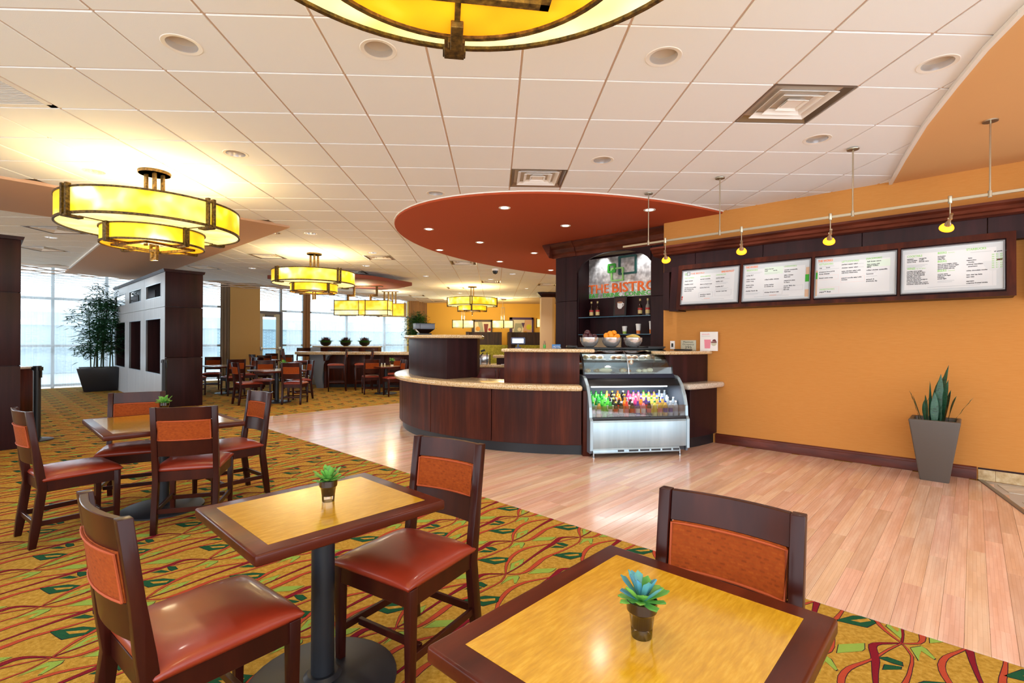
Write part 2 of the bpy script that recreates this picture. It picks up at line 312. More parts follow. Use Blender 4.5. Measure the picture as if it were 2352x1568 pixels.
def text(body,size,m,parent,loc,rot=(PI/2,0,0),ext=.0005,align='LEFT',bold=0,name='lettering',fit=None,squash=None,label=None):
    c=bpy.data.curves.new(name,'FONT'); c.body=body; c.size=size; c.extrude=ext; c.offset=bold; c.align_x=align; c.resolution_u=2
    t=bpy.data.objects.new(name,c); me=bpy.data.meshes.new_from_object(t); bpy.data.objects.remove(t)
    me.materials.clear(); me.materials.append(M[m])
    if fit and len(me.vertices):
        xs=[v.co.x for v in me.vertices]; wd=max(xs)-min(xs); k=fit/wd; cx=min(xs) if align=='LEFT' else (max(xs)+min(xs))/2
        for v in me.vertices: v.co.x=(v.co.x-cx)*k+(0 if align=='LEFT' else 0)
    o=bpy.data.objects.new(name,me); COL.objects.link(o); o.parent=parent; o.location=loc; o.rotation_euler=rot
    if label: o['label']=label
    return o
# ================================================================ THE SETTING
# ---- floor
mb=MB(); mb.prism([(-24,-1.6),(7,-1.6),(7,27),(-.55,27),(-24,3.55)],-.12,0); floor=struct(mb.build('floor','carpet')); tag(floor,'mustard carpet with trailing vine and leaf pattern')
def carpet_pattern():
    R_={ 'R1':[(0,0),(-69,74),(-112,142),(-147,225),(-162,310),(-150,400),(-115,480),(-87,542),(-69,591),(-41,683),(0,788)],
     'R2':[(0,0),(-5,99),(-22,209),(-45,330),(-62,444),(-72,541),(-85,608),(-98,669),(-73,719),(0,788)],
     'R3':[(0,0),(60,57),(68,134),(45,255),(30,330),(38,430),(45,510),(47,579),(44,699),(0,788)]}
    W_={'R1':[3,9,13,15,15,12,8,6,6,5,3],'R2':[3,6,7,9,13,18,20,18,9,3],'R3':[3,7,15,19,15,12,8,7,5,3]}
    C_={'R1':1,'R2':2,'R3':1}
    P_={'G1':([(-257,23),(-204,120),(-150,163),(-122,124),(-148,52),(-192,38)],3),'G1h':([(-207,68),(-155,137),(-141,123),(-173,76)],5),
     'L1':([(-67,129),(-58,221),(-11,155),(-12,57)],4),'L1h':([(-52,142),(-42,170),(-23,135),(-27,106)],5),'L2':([(105,109),(99,180),(172,260),(179,214),(174,192)],4),
     'L3':([(72,-102),(41,-19),(71,26),(86,16),(116,-36),(112,-48),(73,-14),(70,-57)],4),'G2':([(-36,-290),(-35,-250),(12,-221),(12,-243)],3),'G3':([(-62,-206),(-32,-178),(10,-177),(15,-203),(-17,-210)],3)}
    def smooth(p,wd,n=2):
        o=[];ow=[]
        for i in range(len(p)-1):
            a=p[max(i-1,0)];b=p[i];c=p[i+1];d=p[min(i+2,len(p)-1)]
            for k in range(n):
                t=k/n; o.append(tuple(.5*((2*b[j])+(-a[j]+c[j])*t+(2*a[j]-5*b[j]+4*c[j]-d[j])*t*t+(-a[j]+3*b[j]-3*c[j]+d[j])*t**3) for j in (0,1))); ow.append(wd[i]*(1-t)+wd[i+1]*t)
        o.append(p[-1]); ow.append(wd[-1]); return o,ow
    cell=[] # (verts2d, faces, z, mat)
    for k in R_:
        p,wd=smooth(R_[k],W_[k])
        wd=[q*.8 for q in wd]
        for ex,z,m in ((2.6,.0008,0),(0,.0014,C_[k])):
            vs=[];fs=[]
            for i,(x,y) in enumerate(p):
                a=p[max(i-1,0)];b=p[min(i+1,len(p)-1)];dx,dy=b[0]-a[0],b[1]-a[1];l=math.hypot(dx,dy);nx,ny=-dy/l,dx/l;h=wd[i]+ex
                vs+=[(x+nx*h,y+ny*h),(x-nx*h,y-ny*h)]
            for i in range(len(p)-1): fs.append((2*i,2*i+1,2*i+3,2*i+2))
            cell.append((vs,fs,z+(.0001 if k=='R2' else 0),m))
    for k,(p,m) in P_.items():
        ref=P_.get(k[:2],(p,))[0]; cx=sum(a for a,b in ref)/len(ref);cy=sum(b for a,b in ref)/len(ref)
        p=[(cx+(a-cx)*1.18,cy+(b-cy)*1.18) for a,b in p]
        if k[-1]!='h' : cell.append(([(cx+(a-cx)*1.0+ (3 if a>cx else -3),cy+(b-cy)*1.0+(3 if b>cy else -3)) for a,b in p],[tuple(range(len(p)))],.0008,0))
        cell.append((p,[tuple(range(len(p)))],.0020 if k[-1]=='h' else .0014,m))
    mb=MB()
    for j in range(-10,44):
        for i in range(-32,12):
            ox=-2.083-.6135*i*-1-.307*(j%2); oy=2.6+.394*(j)-1.2
            X,Y=RW(ox,oy)
            if X<-16 or X>3.2 or Y<.3 or Y>19 or X*.0347+Y*.999<.2: continue
            if abs(X)>Y*1.12+.9: continue
            if oy>3.3 and ox>-8.9: continue
            if Y-X>27: continue
            for vs,fs,z,m in cell:
                o=len(mb.v)
                for a,b in vs:
                    wx,wy=RW(ox+a/1000,oy+b/1000); mb.v.append((wx,wy,z))
                for f in fs: mb.f.append([o+q for q in f]); mb.mi.append(m); mb.sm.append(False)
    o=mb.build('carpet_pattern',['carpet_line','carpet_coral','carpet_crimson','carpet_green','carpet_lime','carpet'],floor); o['kind']='stuff'; o['label']='woven vine and leaf figure in coral, crimson and green'
carpet_pattern()
# ---- bamboo boards (run toward the orange wall); every board a part
PW=.0925
def boards():
    base={}
    def bd(L):
        if L not in base:
            mb=MB(); mb.box(0,L,.0006,PW-.0006,0,.007); o=mb.build('floor_board','bamboo',floor,bevel=.0008,seg=1); base[L]=o.data; bpy.data.objects.remove(o)
        return base[L]
    rest=MB(); n=0; rows=int(9.62/PW)+7; y0,y1=3.125,7.07
    items=[]
    for r in range(rows):
        xx=.62-r*PW; rr=random.Random(r); y=y0-rr.choice([0,.3,.6,.9,1.2])
        while y<y1:
            L=rr.choice([.9,1.2,1.5,1.8]); a=max(y,y0); b=min(y+L,y1 if xx>-8.6 else y1); y+=L
            if b-a<.05: continue
            if xx-PW>.03: b=min(b,7.075-(xx-PW-.035)*4.28)   # cut back along the stone threshold
            if b-a<.05: continue
            # boards wholly under the counter drum are not laid
            cx,cy=RW(xx,(a+b)/2); e0=RW(xx,a)
            if math.hypot(cx-1.212,cy-8.976)<2.6 and math.hypot(e0[0]-1.212,e0[1]-8.976)<2.7: continue
            X,Y=RW(xx,a); items.append((math.hypot(X,Y),xx,a,round(b-a,2)))
    items.sort()
    for i,(d,xx,a,L) in enumerate(items):
        X,Y=RW(xx,a)
        if i<296:
            o=bpy.data.objects.new('floor_board',bd(L)); COL.objects.link(o); o.parent=floor
            o.location=(X,Y,0); o.rotation_euler=(0,0,rad(45))
        else:
            T=Matrix.Translation((X,Y,0))@Matrix.Rotation(rad(45),4,'Z'); rest.box(0,L,.0006,PW-.0006,0,.007,T)
    if rest.v: o=rest.build('floor_boards','bamboo',floor); o['kind']='stuff'
boards()
# far strip of bamboo beyond the counter, and the stone floor on the right
mb=MB(); a=RW(.035,7.085); b=RW(.475,5.2); d=Vector((b[0]-a[0],b[1]-a[1])).normalized(); nx,ny=-d.y,d.x
L=2.6
mb.prism([(a[0],a[1]),(a[0]+d.x*L,a[1]+d.y*L),(a[0]+d.x*L+nx*.045,a[1]+d.y*L+ny*.045),(a[0]+nx*.045,a[1]+ny*.045)],0,.014)
mb.build('threshold_strip','strip_metal',floor,bevel=.004)['label']='grey metal edging between bamboo boards and stone tiles'
mb=MB(); p0=(a[0]+nx*.045,a[1]+ny*.045); p1=(p0[0]+d.x*L,p0[1]+d.y*L)
mb.prism([p0,p1,(p1[0]+3,p1[1]),(7.2,2.9)],0,.004); mb.build('grout_bed','grout',floor)
for i in range(3):
    for j in range(5):
        x0=.06+i*.61+.305*(j%2); y1=6.97-j*.305; xl=x0; 
        lim=.035+(7.085-y1+.3)*.2335+.05
        if x0+.6<lim: continue
        xa=max(x0,lim); mb=MB(); mb.prism([RW(xa,y1),RW(x0+.604,y1),RW(x0+.604,y1-.3),RW(xa+.07 if xa>x0 else xa,y1-.3)],.001,.009)
        mb.build('floor_tile','stone_tile',floor,bevel=.001,seg=1)
# ---- ceiling: slab above, tee grid, tiles below; soffits
mb=MB(); mb.prism([(-24,-1.6),(7.5,-1.6),(7.5,26),(-3,26),(-3.6,24.0),(-12.5,11.9),(-24,.4)],CZ+.04,CZ+.12); ceil=struct(mb.build('ceiling','plenum'))
FIX={} # tile index -> 'down' or 'vent'
def tix(x,y): return (math.floor((x-TX)/G),math.floor((y-TY)/G))
DOWN=[(-1.957,3.151),(-.78,3.198),(1.074,3.186),(2.916,3.181),(2.922,4.414),(1.084,5.028),(-2.548,4.979),(-4.387,5.596),(-.741,6.21)]
DPX=[(-3.85,8.6),(-3.1,8.65),(-8.16,9.35),(-10.2,9.4),(-2.72,10.5),(-6.2,13.0),(-3.3,12.2),(.45,13.6),(-.1,14.8),(-2.1,13.9),(.9,17.1),(-4.6,15.6),(-1.2,18.8),(-3.0,17.4),(-7.9,11.2)]
VENT=[(2.28,3.77),(.48,5.58),(-2.56,10.98),(-4.98,10.97),(-7.3,8.49),(-9.58,10.74),(-7.31,12.7),(-.74,11.58),(-.16,15.23),(-3.75,13.47),(-1.3,17.05),(1.6,16.15),(-3.08,20.48),(-3.599,3.848)]
for p in DOWN+DPX: FIX[tix(*p)]='down'
for p in VENT: FIX[tix(*p)]='vent'
ELC=(-5.408,8.961); ELA,ELB=3.053,4.977
def in_el(x,y,k=1): X,Y=(x-y)*Q,(x+y)*Q; return ((X-ELC[0])/(ELA*k))**2+((Y-ELC[1])/(ELB*k))**2<1
def in_tan(x,y):
    s,dd=x+y,y-x
    return (dd>11.7 and s>2.5 and s<4.5) or (dd>11.7 and dd<13.9 and s<2.5)
def behind_wall(x,y): return x+y>10.5 and x-y>-3.46*1.4142
def in_or(x,y):
    E_=[(4.509,5.467),(4.071,4.802),(3.61,4.038),(3.294,3.434),(3.081,3.007),(2.943,2.672),(2.7,1.6)]
    for (xa,ya),(xb,yb) in zip(E_,E_[1:]):
        if yb<=y<=ya: return x>xb+(xa-xb)*(y-yb)/(ya-yb)+.62
    return False
tb=MB(); tb.box(-.297,.297,-.297,.297,0,.02); t0=tb.build('ceiling_tile','ceiling_tile',ceil,bevel=.004,seg=1); tile_mesh=t0.data; bpy.data.objects.remove(t0)
def holed():
    mb=MB(); n=32; r=.098; vs=[];fs=[]
    for z in (0,.02):
        for i in range(n): a=2*PI*i/n; vs.append((r*math.cos(a),r*math.sin(a),z))
        for i in range(n):
            a=2*PI*i/n; c,s_=math.cos(a),math.sin(a); k=.297/max(abs(c),abs(s_)); vs.append((k*c,k*s_,z))
    for i in range(n):
        j=(i+1)%n; fs+=[(i,j,n+j,n+i),(2*n+i,3*n+i,3*n+j,2*n+j),(i,2*n+i,2*n+j,j),(n+i,n+j,3*n+j,3*n+i)]
    mb.add(vs,fs); o=mb.build('ceiling_tile','ceiling_tile',ceil); me=o.data; bpy.data.objects.remove(o); return me
hole_mesh=holed()
tiles=[]
for i in range(-32,12):
    for j in range(-5,37):
        x=TX+(i+.5)*G; y=TY+(j+.5)*G
        if y<.2 or y-x>24.05+.3 or (y-x>23.6 and x<-9.6): continue
        if y>23.6 or (y>22 and x>-.3): continue
        if behind_wall(x,y) or in_el(x,y,.86) or in_tan(x,y) or in_or(x,y): continue
        if x>.6 and y>11 : 
            if y>21 : continue
        if y<.9 and abs(x)>4: continue
        if abs(x)>1.15*y+2.2: continue
        tiles.append((math.hypot(x,y),i,j,x,y))
tiles.sort(); rest=MB()
for k,(d,i,j,x,y) in enumerate(tiles):
    f=FIX.get((i,j))
    if f=='vent': continue
    if k<290 or f=='down':
        o=bpy.data.objects.new('ceiling_tile',hole_mesh if f=='down' else tile_mesh); COL.objects.link(o); o.parent=ceil; o.location=(x,y,CZ)
    else: rest.box(x-.297,x+.297,y-.297,y+.297,CZ,CZ+.02)
o=rest.build('far_ceiling_tiles','ceiling_tile',ceil); o['kind']='stuff'
mb=MB()
for i in range(-32,12): mb.box(TX+i*G-.014,TX+i*G+.014,-1,23.9,CZ+.008,CZ+.03)
for j in range(-5,37): mb.box(-15,6.5,TY+j*G-.014,TY+j*G+.014,CZ+.0085,CZ+.029)
o=mb.build('ceiling_grid','ceiling_grid',ceil); o['label']='pale pink tee grid between the ceiling tiles'
# trim the ceiling slab area near the left windows: a white edge moulding and a raised pocket
def lbox(mb,x0,x1,y0,y1,z0,z1):   # box in the window-wall axes
    T=Matrix.Rotation(rad(45),4,'Z'); return mb.box(x0,x1,y0,y1,z0,z1,T)
def rbox(mb,x0,x1,y0,y1,z0,z1):
    T=Matrix.Rotation(rad(-45),4,'Z'); return mb.box(x0,x1,y0,y1,z0,z1,T)
# red elliptical soffit
mb=MB(); n=96; X0=ELC
poly=[RW(ELC[0]+ELA*math.cos(2*PI*i/n),ELC[1]+ELB*math.sin(2*PI*i/n)) for i in range(n)]
mb.prism(poly,CZ-.035,CZ+.01); sof=mb.build('red_soffit','red_paint',ceil,smooth=True); sof['label']='brick-red elliptical soffit over the counter'
mb=MB(); poly2=[RW(ELC[0]+(ELA+.012)*math.cos(2*PI*i/n),ELC[1]+(ELB+.012)*math.sin(2*PI*i/n)) for i in range(n)]
mb.prism(poly2,CZ-.012,CZ+.006); mb.build('soffit_trim','white_trim',ceil,smooth=True)
# tan soffit on the left
def SD(s,d): return ((s-d)/2,(s+d)/2)   # from x+y and y-x
tan=[SD(4.78,11.4),SD(4.78,26.4),SD(2.18,25.6),SD(2.18,14.2),SD(-9,14.2),SD(-9,11.4)]
mb=MB(); mb.prism(tan,CZ-.03,CZ+.012); mb.build('tan_soffit','tan_paint',ceil)['label']='tan band of smooth soffit near the windows'
mb=MB(); 
a,b=SD(2.18,25.6),SD(2.18,14.2); lbox(mb,2.18*Q-.03,2.18*Q,14.2*Q,24.2*Q,CZ-.03,CZ+.0)
lbox(mb,-9*Q,2.18*Q,24.05*Q,24.2*Q,CZ-.03,CZ+.03)
mb.build('soffit_edge','white_trim',ceil)
# orange ceiling area on the right (curved border)
E_=[(4.53,5.50),(4.069,4.776),(3.591,3.997),(3.264,3.387),(3.044,2.958),(2.902,2.623),(2.74,2.0),(2.66,1.3),(2.66,.2)]
mb=MB(); mb.prism(E_+[(8,.2),(8,2.2)],CZ-.02,CZ+.012); mb.build('orange_soffit','orange_soffit',ceil)['label']='smooth orange ceiling area behind the curved edge'
mb=MB()
for (xa,ya),(xb,yb) in zip(E_,E_[1:]):
    dx,dy=xb-xa,yb-ya; l=math.hypot(dx,dy); nx,ny=-dy/l*.03,dx/l*.03
    mb.prism([(xa,ya),(xb,yb),(xb-nx,yb-ny),(xa-nx,ya-ny)],CZ-.032,CZ-.002)
mb.build('curved_trim','white_trim',ceil,smooth=True)
# gypsum area at the far right back
mb=MB(); mb.prism([(.0,21.9),(2.0,20.4),(4,19),(6,24.5),(-3.9,24.5),(-3.6,23.9)],CZ-.02,CZ+.012); mb.build('cream_soffit','beige_paint',ceil)
# pocket above the left windows
mb=MB(); lbox(mb,-4,16,17.0,19.9,3.62,3.70); lbox(mb,-4,16,16.9,17.02,CZ+.12,3.66); struct(mb.build('trim_1','white_trim'))
# ---- orange wall on the right
WY=7.085
mb=MB(); rbox(mb,-3.455,4.2,WY,WY+.25,0,CZ+.05); wall=struct(mb.build('wall_right','orange_wall')); wall['label']='long orange wall carrying the menu boards'
mb=MB(); T=Matrix.Rotation(rad(-45),4,'Z')
mb.prismx([(WY-.022,.008),(WY,.008),(WY,.14),(WY-.008,.14),(WY-.016,.127),(WY-.016,.112),(WY-.022,.105)],-2.66,.03,T); bb=struct(mb.build('baseboard_right','base_wood',bevel=.0015,seg=1)); 
mb=MB(); rbox(mb,.04,4.2,WY-.006,WY,.118,.135); bt=struct(mb.build('trim_2','espresso')); bt['label']='thin dark strip over the travertine skirting'
sk=thing('skirting','travertine skirting tiles at the foot of the orange wall','skirting'); sk['kind']='structure'; del sk['category']
for i in range(5):
    mb=MB(); x0=[.04,.17,.62,1.07,1.52][i]; rbox(mb,x0+.001,[.17,.62,1.07,1.52,1.97][i]-.001,WY-.012,WY,.009,.118); mb.build('skirting_tile','travertine',sk,bevel=.001,seg=1)
# return wall behind the tower and rear walls
mb=MB(); rbox(mb,-5.9,-3.45,7.9,8.1,0,CZ+.05); w2=struct(mb.build('wall_back','beige_paint'))
mb=MB(); mb.prism([(-4.35,23.9),(7,23.9),(7,24.1),(-4.35,24.1)],0,CZ+.3); w3=struct(mb.build('wall_rear','gold_wall')); w3['label']='golden yellow wall behind the booths'
mb=MB(); mb.prism([(5.9,12),(6.1,12),(6.1,24),(5.9,24)],0,CZ+.3); struct(mb.build('wall_side','gold_wall'))
# ---- window wall on the left (axes turned 45 degrees), glazing, curtains
WL=19.445; TL=Matrix.Rotation(rad(45),4,'Z')
mb=MB(); lbox(mb,5.98,6.98,WL-.25,WL+.2,0,3.62); p=struct(mb.build('wall_pier','pillar_tan')); p['label']='tan pier between curtained window and glass door'
mb=MB(); lbox(mb,-6,16,WL+.06,WL+.3,3.60,4.2); lbox(mb,14.9,16.5,WL-.1,WL+.3,0,3.62); struct(mb.build('wall_left','pillar_tan'))
def window(n,x0,x1,vert,horiz):
    w_=bpy.data.objects.new('window_%d'%n,None); COL.objects.link(w_); w_['kind']='structure'
    for x in vert:
        mb=MB(); lbox(mb,x-.035,x+.035,WL+.05,WL+.17,0,3.6); mb.build('mullion','mullion',w_)
    for z in horiz:
        mb=MB(); lbox(mb,x0,x1,WL+.06,WL+.16,z-.035,z+.035); mb.build('rail','mullion',w_)
    vv=sorted([x0]+list(vert)+[x1]); hh=[.05]+list(horiz)+[3.6]
    vv=sorted(set(vv))
    for a,b in zip(vv,vv[1:]):
        if b-a<.1: continue
        for c,d in zip(hh,hh[1:]):
            if d-c<.15: continue
            mb=MB(); lbox(mb,a+.03,b-.03,WL+.10,WL+.108,c+.03,d-.03); mb.build('pane','glass_window',w_)
    return w_
window(1,-2.5,5.98,[-2.4,-.9,.3,1.4,2.62,3.85,5.1],[.08,1.23,2.6])
window(2,6.98,7.86,[7.02,7.86],[2.49])
window(3,7.86,14.9,[8.75,10.6,12.45,14.3],[.08,1.23,2.55])
# door with push bar and closer
door=bpy.data.objects.new('door_1',None); COL.objects.link(door); door['kind']='structure'; door['label']='cream framed glass exit door with push bar'
mb=MB(); 
for q in ((7.06,7.17,0,2.42),(7.66,7.80,0,2.42),(7.17,7.66,2.3,2.42),(7.17,7.66,0,.25)): lbox(mb,q[0],q[1],WL,WL+.06,q[2],q[3])
mb.build('door_frame','door_cream',door,bevel=.004)
mb=MB(); lbox(mb,7.17,7.66,WL+.03,WL+.038,.25,2.3); mb.build('pane','glass_window',door)
mb=MB(); lbox(mb,7.06,7.80,WL-.09,WL-.05,1.08,1.13); lbox(mb,7.06,7.14,WL-.1,WL,1.04,1.17); lbox(mb,7.72,7.80,WL-.1,WL,1.04,1.17); mb.build('push_bar','steel',door,bevel=.004)
mb=MB(); lbox(mb,7.25,7.55,WL-.07,WL,2.3,2.38); lbox(mb,7.2,7.6,WL-.09,WL-.07,2.385,2.4); mb.build('door_closer','door_grey',door,bevel=.004)
mb=MB(); lbox(mb,7.80,7.88,WL-.05,WL+.1,0,2.5); lbox(mb,6.98,7.06,WL-.02,WL+.1,0,2.5); lbox(mb,6.98,7.88,WL-.02,WL+.1,2.42,2.50); mb.build('door_casing','door_grey',door)
def curtain(name,label,x0,x1,m,y=WL-.18,amp=.021,per=.12,z0=.03,z1=3.58,group=None,cat='curtain',vary=True):
    mb=MB(); n=int((x1-x0)/per*10); rr=random.Random(int(x0*100)); vs=[];fs=[]; ph=0; zs=[z0,1.2,2.4,z1]
    off=[]
    for i in range(n+1):
        ph+=2*PI/10*(1+.35*math.sin(i*.037*10+x0)); off.append((amp*math.sin(ph)*(.7+.3*math.sin(i*.11)),.01*math.sin(i*.31)))
    for z in zs:
        for i in range(n+1):
            x=x0+(x1-x0)*i/n; k=1 if z<z1 else .7; X,Y=RW(0,0); xx=x+off[i][1]*(1 if z<1 else .3); yy=y+off[i][0]*k
            vs.append(((xx-yy)*Q,(xx+yy)*Q,z))
    for j in range(len(zs)-1):
        for i in range(n): a=j*(n+1)+i; fs.append((a,a+1,a+n+2,a+n+1))
    mb.add(vs,fs); o=mb.build(name,m,smooth=True,ang=180); tag(o,label,cat,group); return o
curtain('sheer_curtain','long sheer white curtain over the windows left of the tan pier',-2.6,5.6,'sheer')
curtain('sheer_curtain','narrow sheer white curtain beside the glass exit door',7.97,8.54,'sheer',per=.11)
curtain('sheer_curtain','wide sheer white curtain behind the high table and grass bowls',8.95,13.48,'sheer')
curtain('side_drape','gathered greyish brown drape against the tan pier',5.68,6.0,'drape_grey',per=.09,amp=.03,y=WL-.22)
curtain('side_drape','slim brown drape gathered between two sheer curtains',8.60,8.88,'drape_brown',per=.08,amp=.03,y=WL-.22)
curtain('side_drape','brown drape in the far corner above the bushy potted tree',13.55,14.75,'drape_brown',per=.12,amp=.03,y=WL-.22)
# outside
mb=MB(); mb.prism([(-90,6),(-24,0),(-19.445*1.41,0),(6,33.5),(-20,90)],-.1,-.02); g=struct(mb.build('pavement','pavement'))
bl=thing('brick_building','grey-blue brick building with pale parapet seen through glass door','building'); 
mb=MB(); lbox(mb,-6,30,28,34,0,2.0); o=mb.build('brick_wall','brick',bl)
mb=MB(); lbox(mb,-6.2,30.2,27.9,34,2.0,2.55); mb.build('parapet','parapet',bl)
# ================================================================ CEILING THINGS
def make_downlight(name='downlight'):
    t=thing(name,'','downlight')
    mb=MB(); mb.lathe([(.088,.0),(.112,-.003),(.116,0),(.112,.004),(.088,.004)],28,cap=False); mb.build('trim_ring','white_trim',t,smooth=True)
    mb=MB(); mb.lathe([(.089,.0),(.084,.06),(.07,.12),(.04,.155),(.001,.16)],28,cap=False); mb.build('reflector','chrome',t,smooth=True)
    mb=MB(); mb.ball((0,0,.125),.03,8); mb.build('bulb','lamp_white',t,smooth=True)
    return t
DLAB=['recessed downlight near the top edge left of the drum chandelier','recessed downlight just behind the overhead amber chandelier rim','recessed downlight right of the overhead chandelier','recessed downlight beside the curved orange ceiling edge',
 'recessed downlight below the large ceiling vent','small recessed downlight right of the vent above the red soffit','recessed downlight right of the left drum chandelier canopy','recessed downlight left of the left drum chandelier canopy','small recessed downlight above left rim of red soffit']
DLAB2=['far downlight right of the tan soffit tip','far downlight between tan soffit tip and middle chandelier','downlight in the tiles left of the tan soffit','downlight above the left curtained windows','far downlight between middle chandelier and red soffit','far downlight above the tan pier','far downlight in front of the hanging maroon panel','far downlight under the rear edge of the red soffit','far downlight left of the tower behind the red soffit','far downlight above the box chandelier','bright distant downlight left of the beige column','distant downlight behind the box chandelier','distant downlight above the back drum chandelier','distant downlight left of the back drum chandelier','downlight above the slotted partition']
first=None
for k,p in enumerate(DOWN+DPX):
    i,j=tix(*p); x,y=TX+(i+.5)*G,TY+(j+.5)*G
    lab=(DLAB+DLAB2)[k]
    grp='downlights in the tiled ceiling'
    if not first: first=make_downlight(); first.location=(x,y,CZ); first['label']=lab; first['group']=grp
    else: dup(first,(x,y,CZ),0,lab,grp)
    if k>=len(DLAB): pass
    spot(x,y,CZ-.02,24 if k<9 else (90 if y>14 else 45),130,.8,(1,.9,.78),size=.06)
RED=[(.123,6.698),(1.094,7.683),(-1.076,8.041),(-.284,9.064),(-1.104,9.877),(.795,10.091),(.104,11.22),(2.108,6.701),(1.405,12.476)]
rl=thing('soffit_light','','downlight'); mb=MB(); mb.lathe([(.05,.0),(.078,-.004),(.082,.0),(.078,.004),(.05,.004)],24,cap=False); mb.build('trim_ring','white_trim',rl,smooth=True)
mb=MB(); mb.lathe([(.001,-.003),(.052,-.002),(.052,.002),(.001,.002)],20); mb.build('lens','lamp_white',rl)
RLAB=['lit soffit light nearest the front rim of the red soffit','brightest soffit light, middle of the red soffit','lit soffit light near left rim of red soffit','lit soffit light left of centre in the red soffit','small soffit light near the far left rim','soffit light left of the dark tower cornice','small soffit light above the security camera','soffit light behind the first track stem','farthest soffit light beside the tower']
for k,(x,y) in enumerate(RED):
    if k==0: rl.location=(x,y,CZ-.036); rl['label']=RLAB[0]; rl['group']='lights in the red soffit'
    else: dup(rl,(x,y,CZ-.036),0,RLAB[k],'lights in the red soffit')
    spot(x,y,CZ-.06,26,120,.7,(1,.93,.85),size=.05)
def make_vent():
    t=thing('air_vent','','air vent')
    mb=MB(); 
    mb.box(-.3,.3,-.3,.3,.09,.10); 
    for a in range(4):
        T=Matrix.Rotation(a*PI/2,4,'Z'); mb.prismx([(-.302,0),(-.29,0),(-.22,.09),(-.302,.09)],-.3,.3,T)
    mb.build('housing','vent_metal',t)
    for s_ in (.225,.155,.085):
        mb=MB(); 
        for a in range(4):
            T=Matrix.Rotation(a*PI/2,4,'Z'); h=s_
            mb.add([(-h,-h,.0),(h,-h,.0),(h-.035,-h+.035,.03),(-h+.035,-h+.035,.03),(-h,-h,.004),(h,-h,.004),(h-.035,-h+.035,.034),(-h+.035,-h+.035,.034)],[(0,1,2,3),(4,5,6,7),(0,1,5,4),(3,2,6,7)],T)
        mb.build('vane','vent_white',t)
    mb=MB(); mb.box(-.06,.06,-.06,.06,.012,.016); mb.box(-.02,.02,.05,.12,.05,.09); mb.build('centre_plate','vent_white',t)
    mb=MB(); mb.box(-.12,.12,.1,.26,.06,.085); mb.build('damper','vent_dark',t)
    return t
VLAB=['large square air vent near the right side of the ceiling','square air vent just in front of the red soffit','square air vent left of the red soffit','square air vent left of the middle drum chandelier','air vent beyond the left drum chandelier','left air vent above the curtained windows','air vent in front of the tall dark partition','air vent behind the left part of the red soffit','air vent above the back drum chandelier','air vent near the hanging red leaf panel','far air vent left of the beige column','air vent right above the far yellow wall','farthest air vent near the window wall corner']
v0=None
for k,p in enumerate(VENT[:-1]):
    i,j=tix(*p); x,y=TX+(i+.5)*G,TY+(j+.5)*G
    if v0 is None: v0=make_vent(); v0.location=(x,y,CZ); v0['label']=VLAB[0]; v0['group']='square air vents in the ceiling'
    else: dup(v0,(x,y,CZ),0,VLAB[k],'square air vents in the ceiling')
i,j=tix(*VENT[-1]); t=thing('return_grille','white slatted return air grille at upper left of ceiling','grille',(TX+(i+.5)*G,TY+(j+.5)*G,CZ))
mb=MB(); 
for a in range(4): mb.prismx([(-.297,0),(-.25,0),(-.25,.012),(-.297,.012)],-.297,.297,Matrix.Rotation(a*PI/2,4,'Z'))
mb.box(-.304,.304,-.304,.304,.03,.034); mb.build('frame','vent_white',t)
for k in range(20): mb=MB(); y=-.24+k*.0253; mb.prismx([(y,.0),(y+.004,.0),(y+.016,.02),(y+.012,.02)],-.25,.25); mb.build('slat','vent_white',t)
# hanging leaf panel
lf=thing('hanging_panel','maroon leaf-shaped panel hung below the far ceiling tiles','ceiling panel',(0,0,0))
c=[(-6.05,13.35),(-5.0,12.95),(-3.66,12.9),(-3.23,13.3),(-2.45,14.7),(-3.0,15.5),(-3.63,16.0),(-4.9,15.4),(-5.7,14.3)]
mb=MB(); mb.prism([(x,y) for x,y in c],3.05,3.15); mb.build('panel','maroon_paint',lf,bevel=.01)
for x,y in ((-5,14),(-3.3,14.6)): mb=MB(); mb.tube([(x,y,3.14),(x,y,CZ+.02)],.01); mb.build('hanger','nickel',lf)
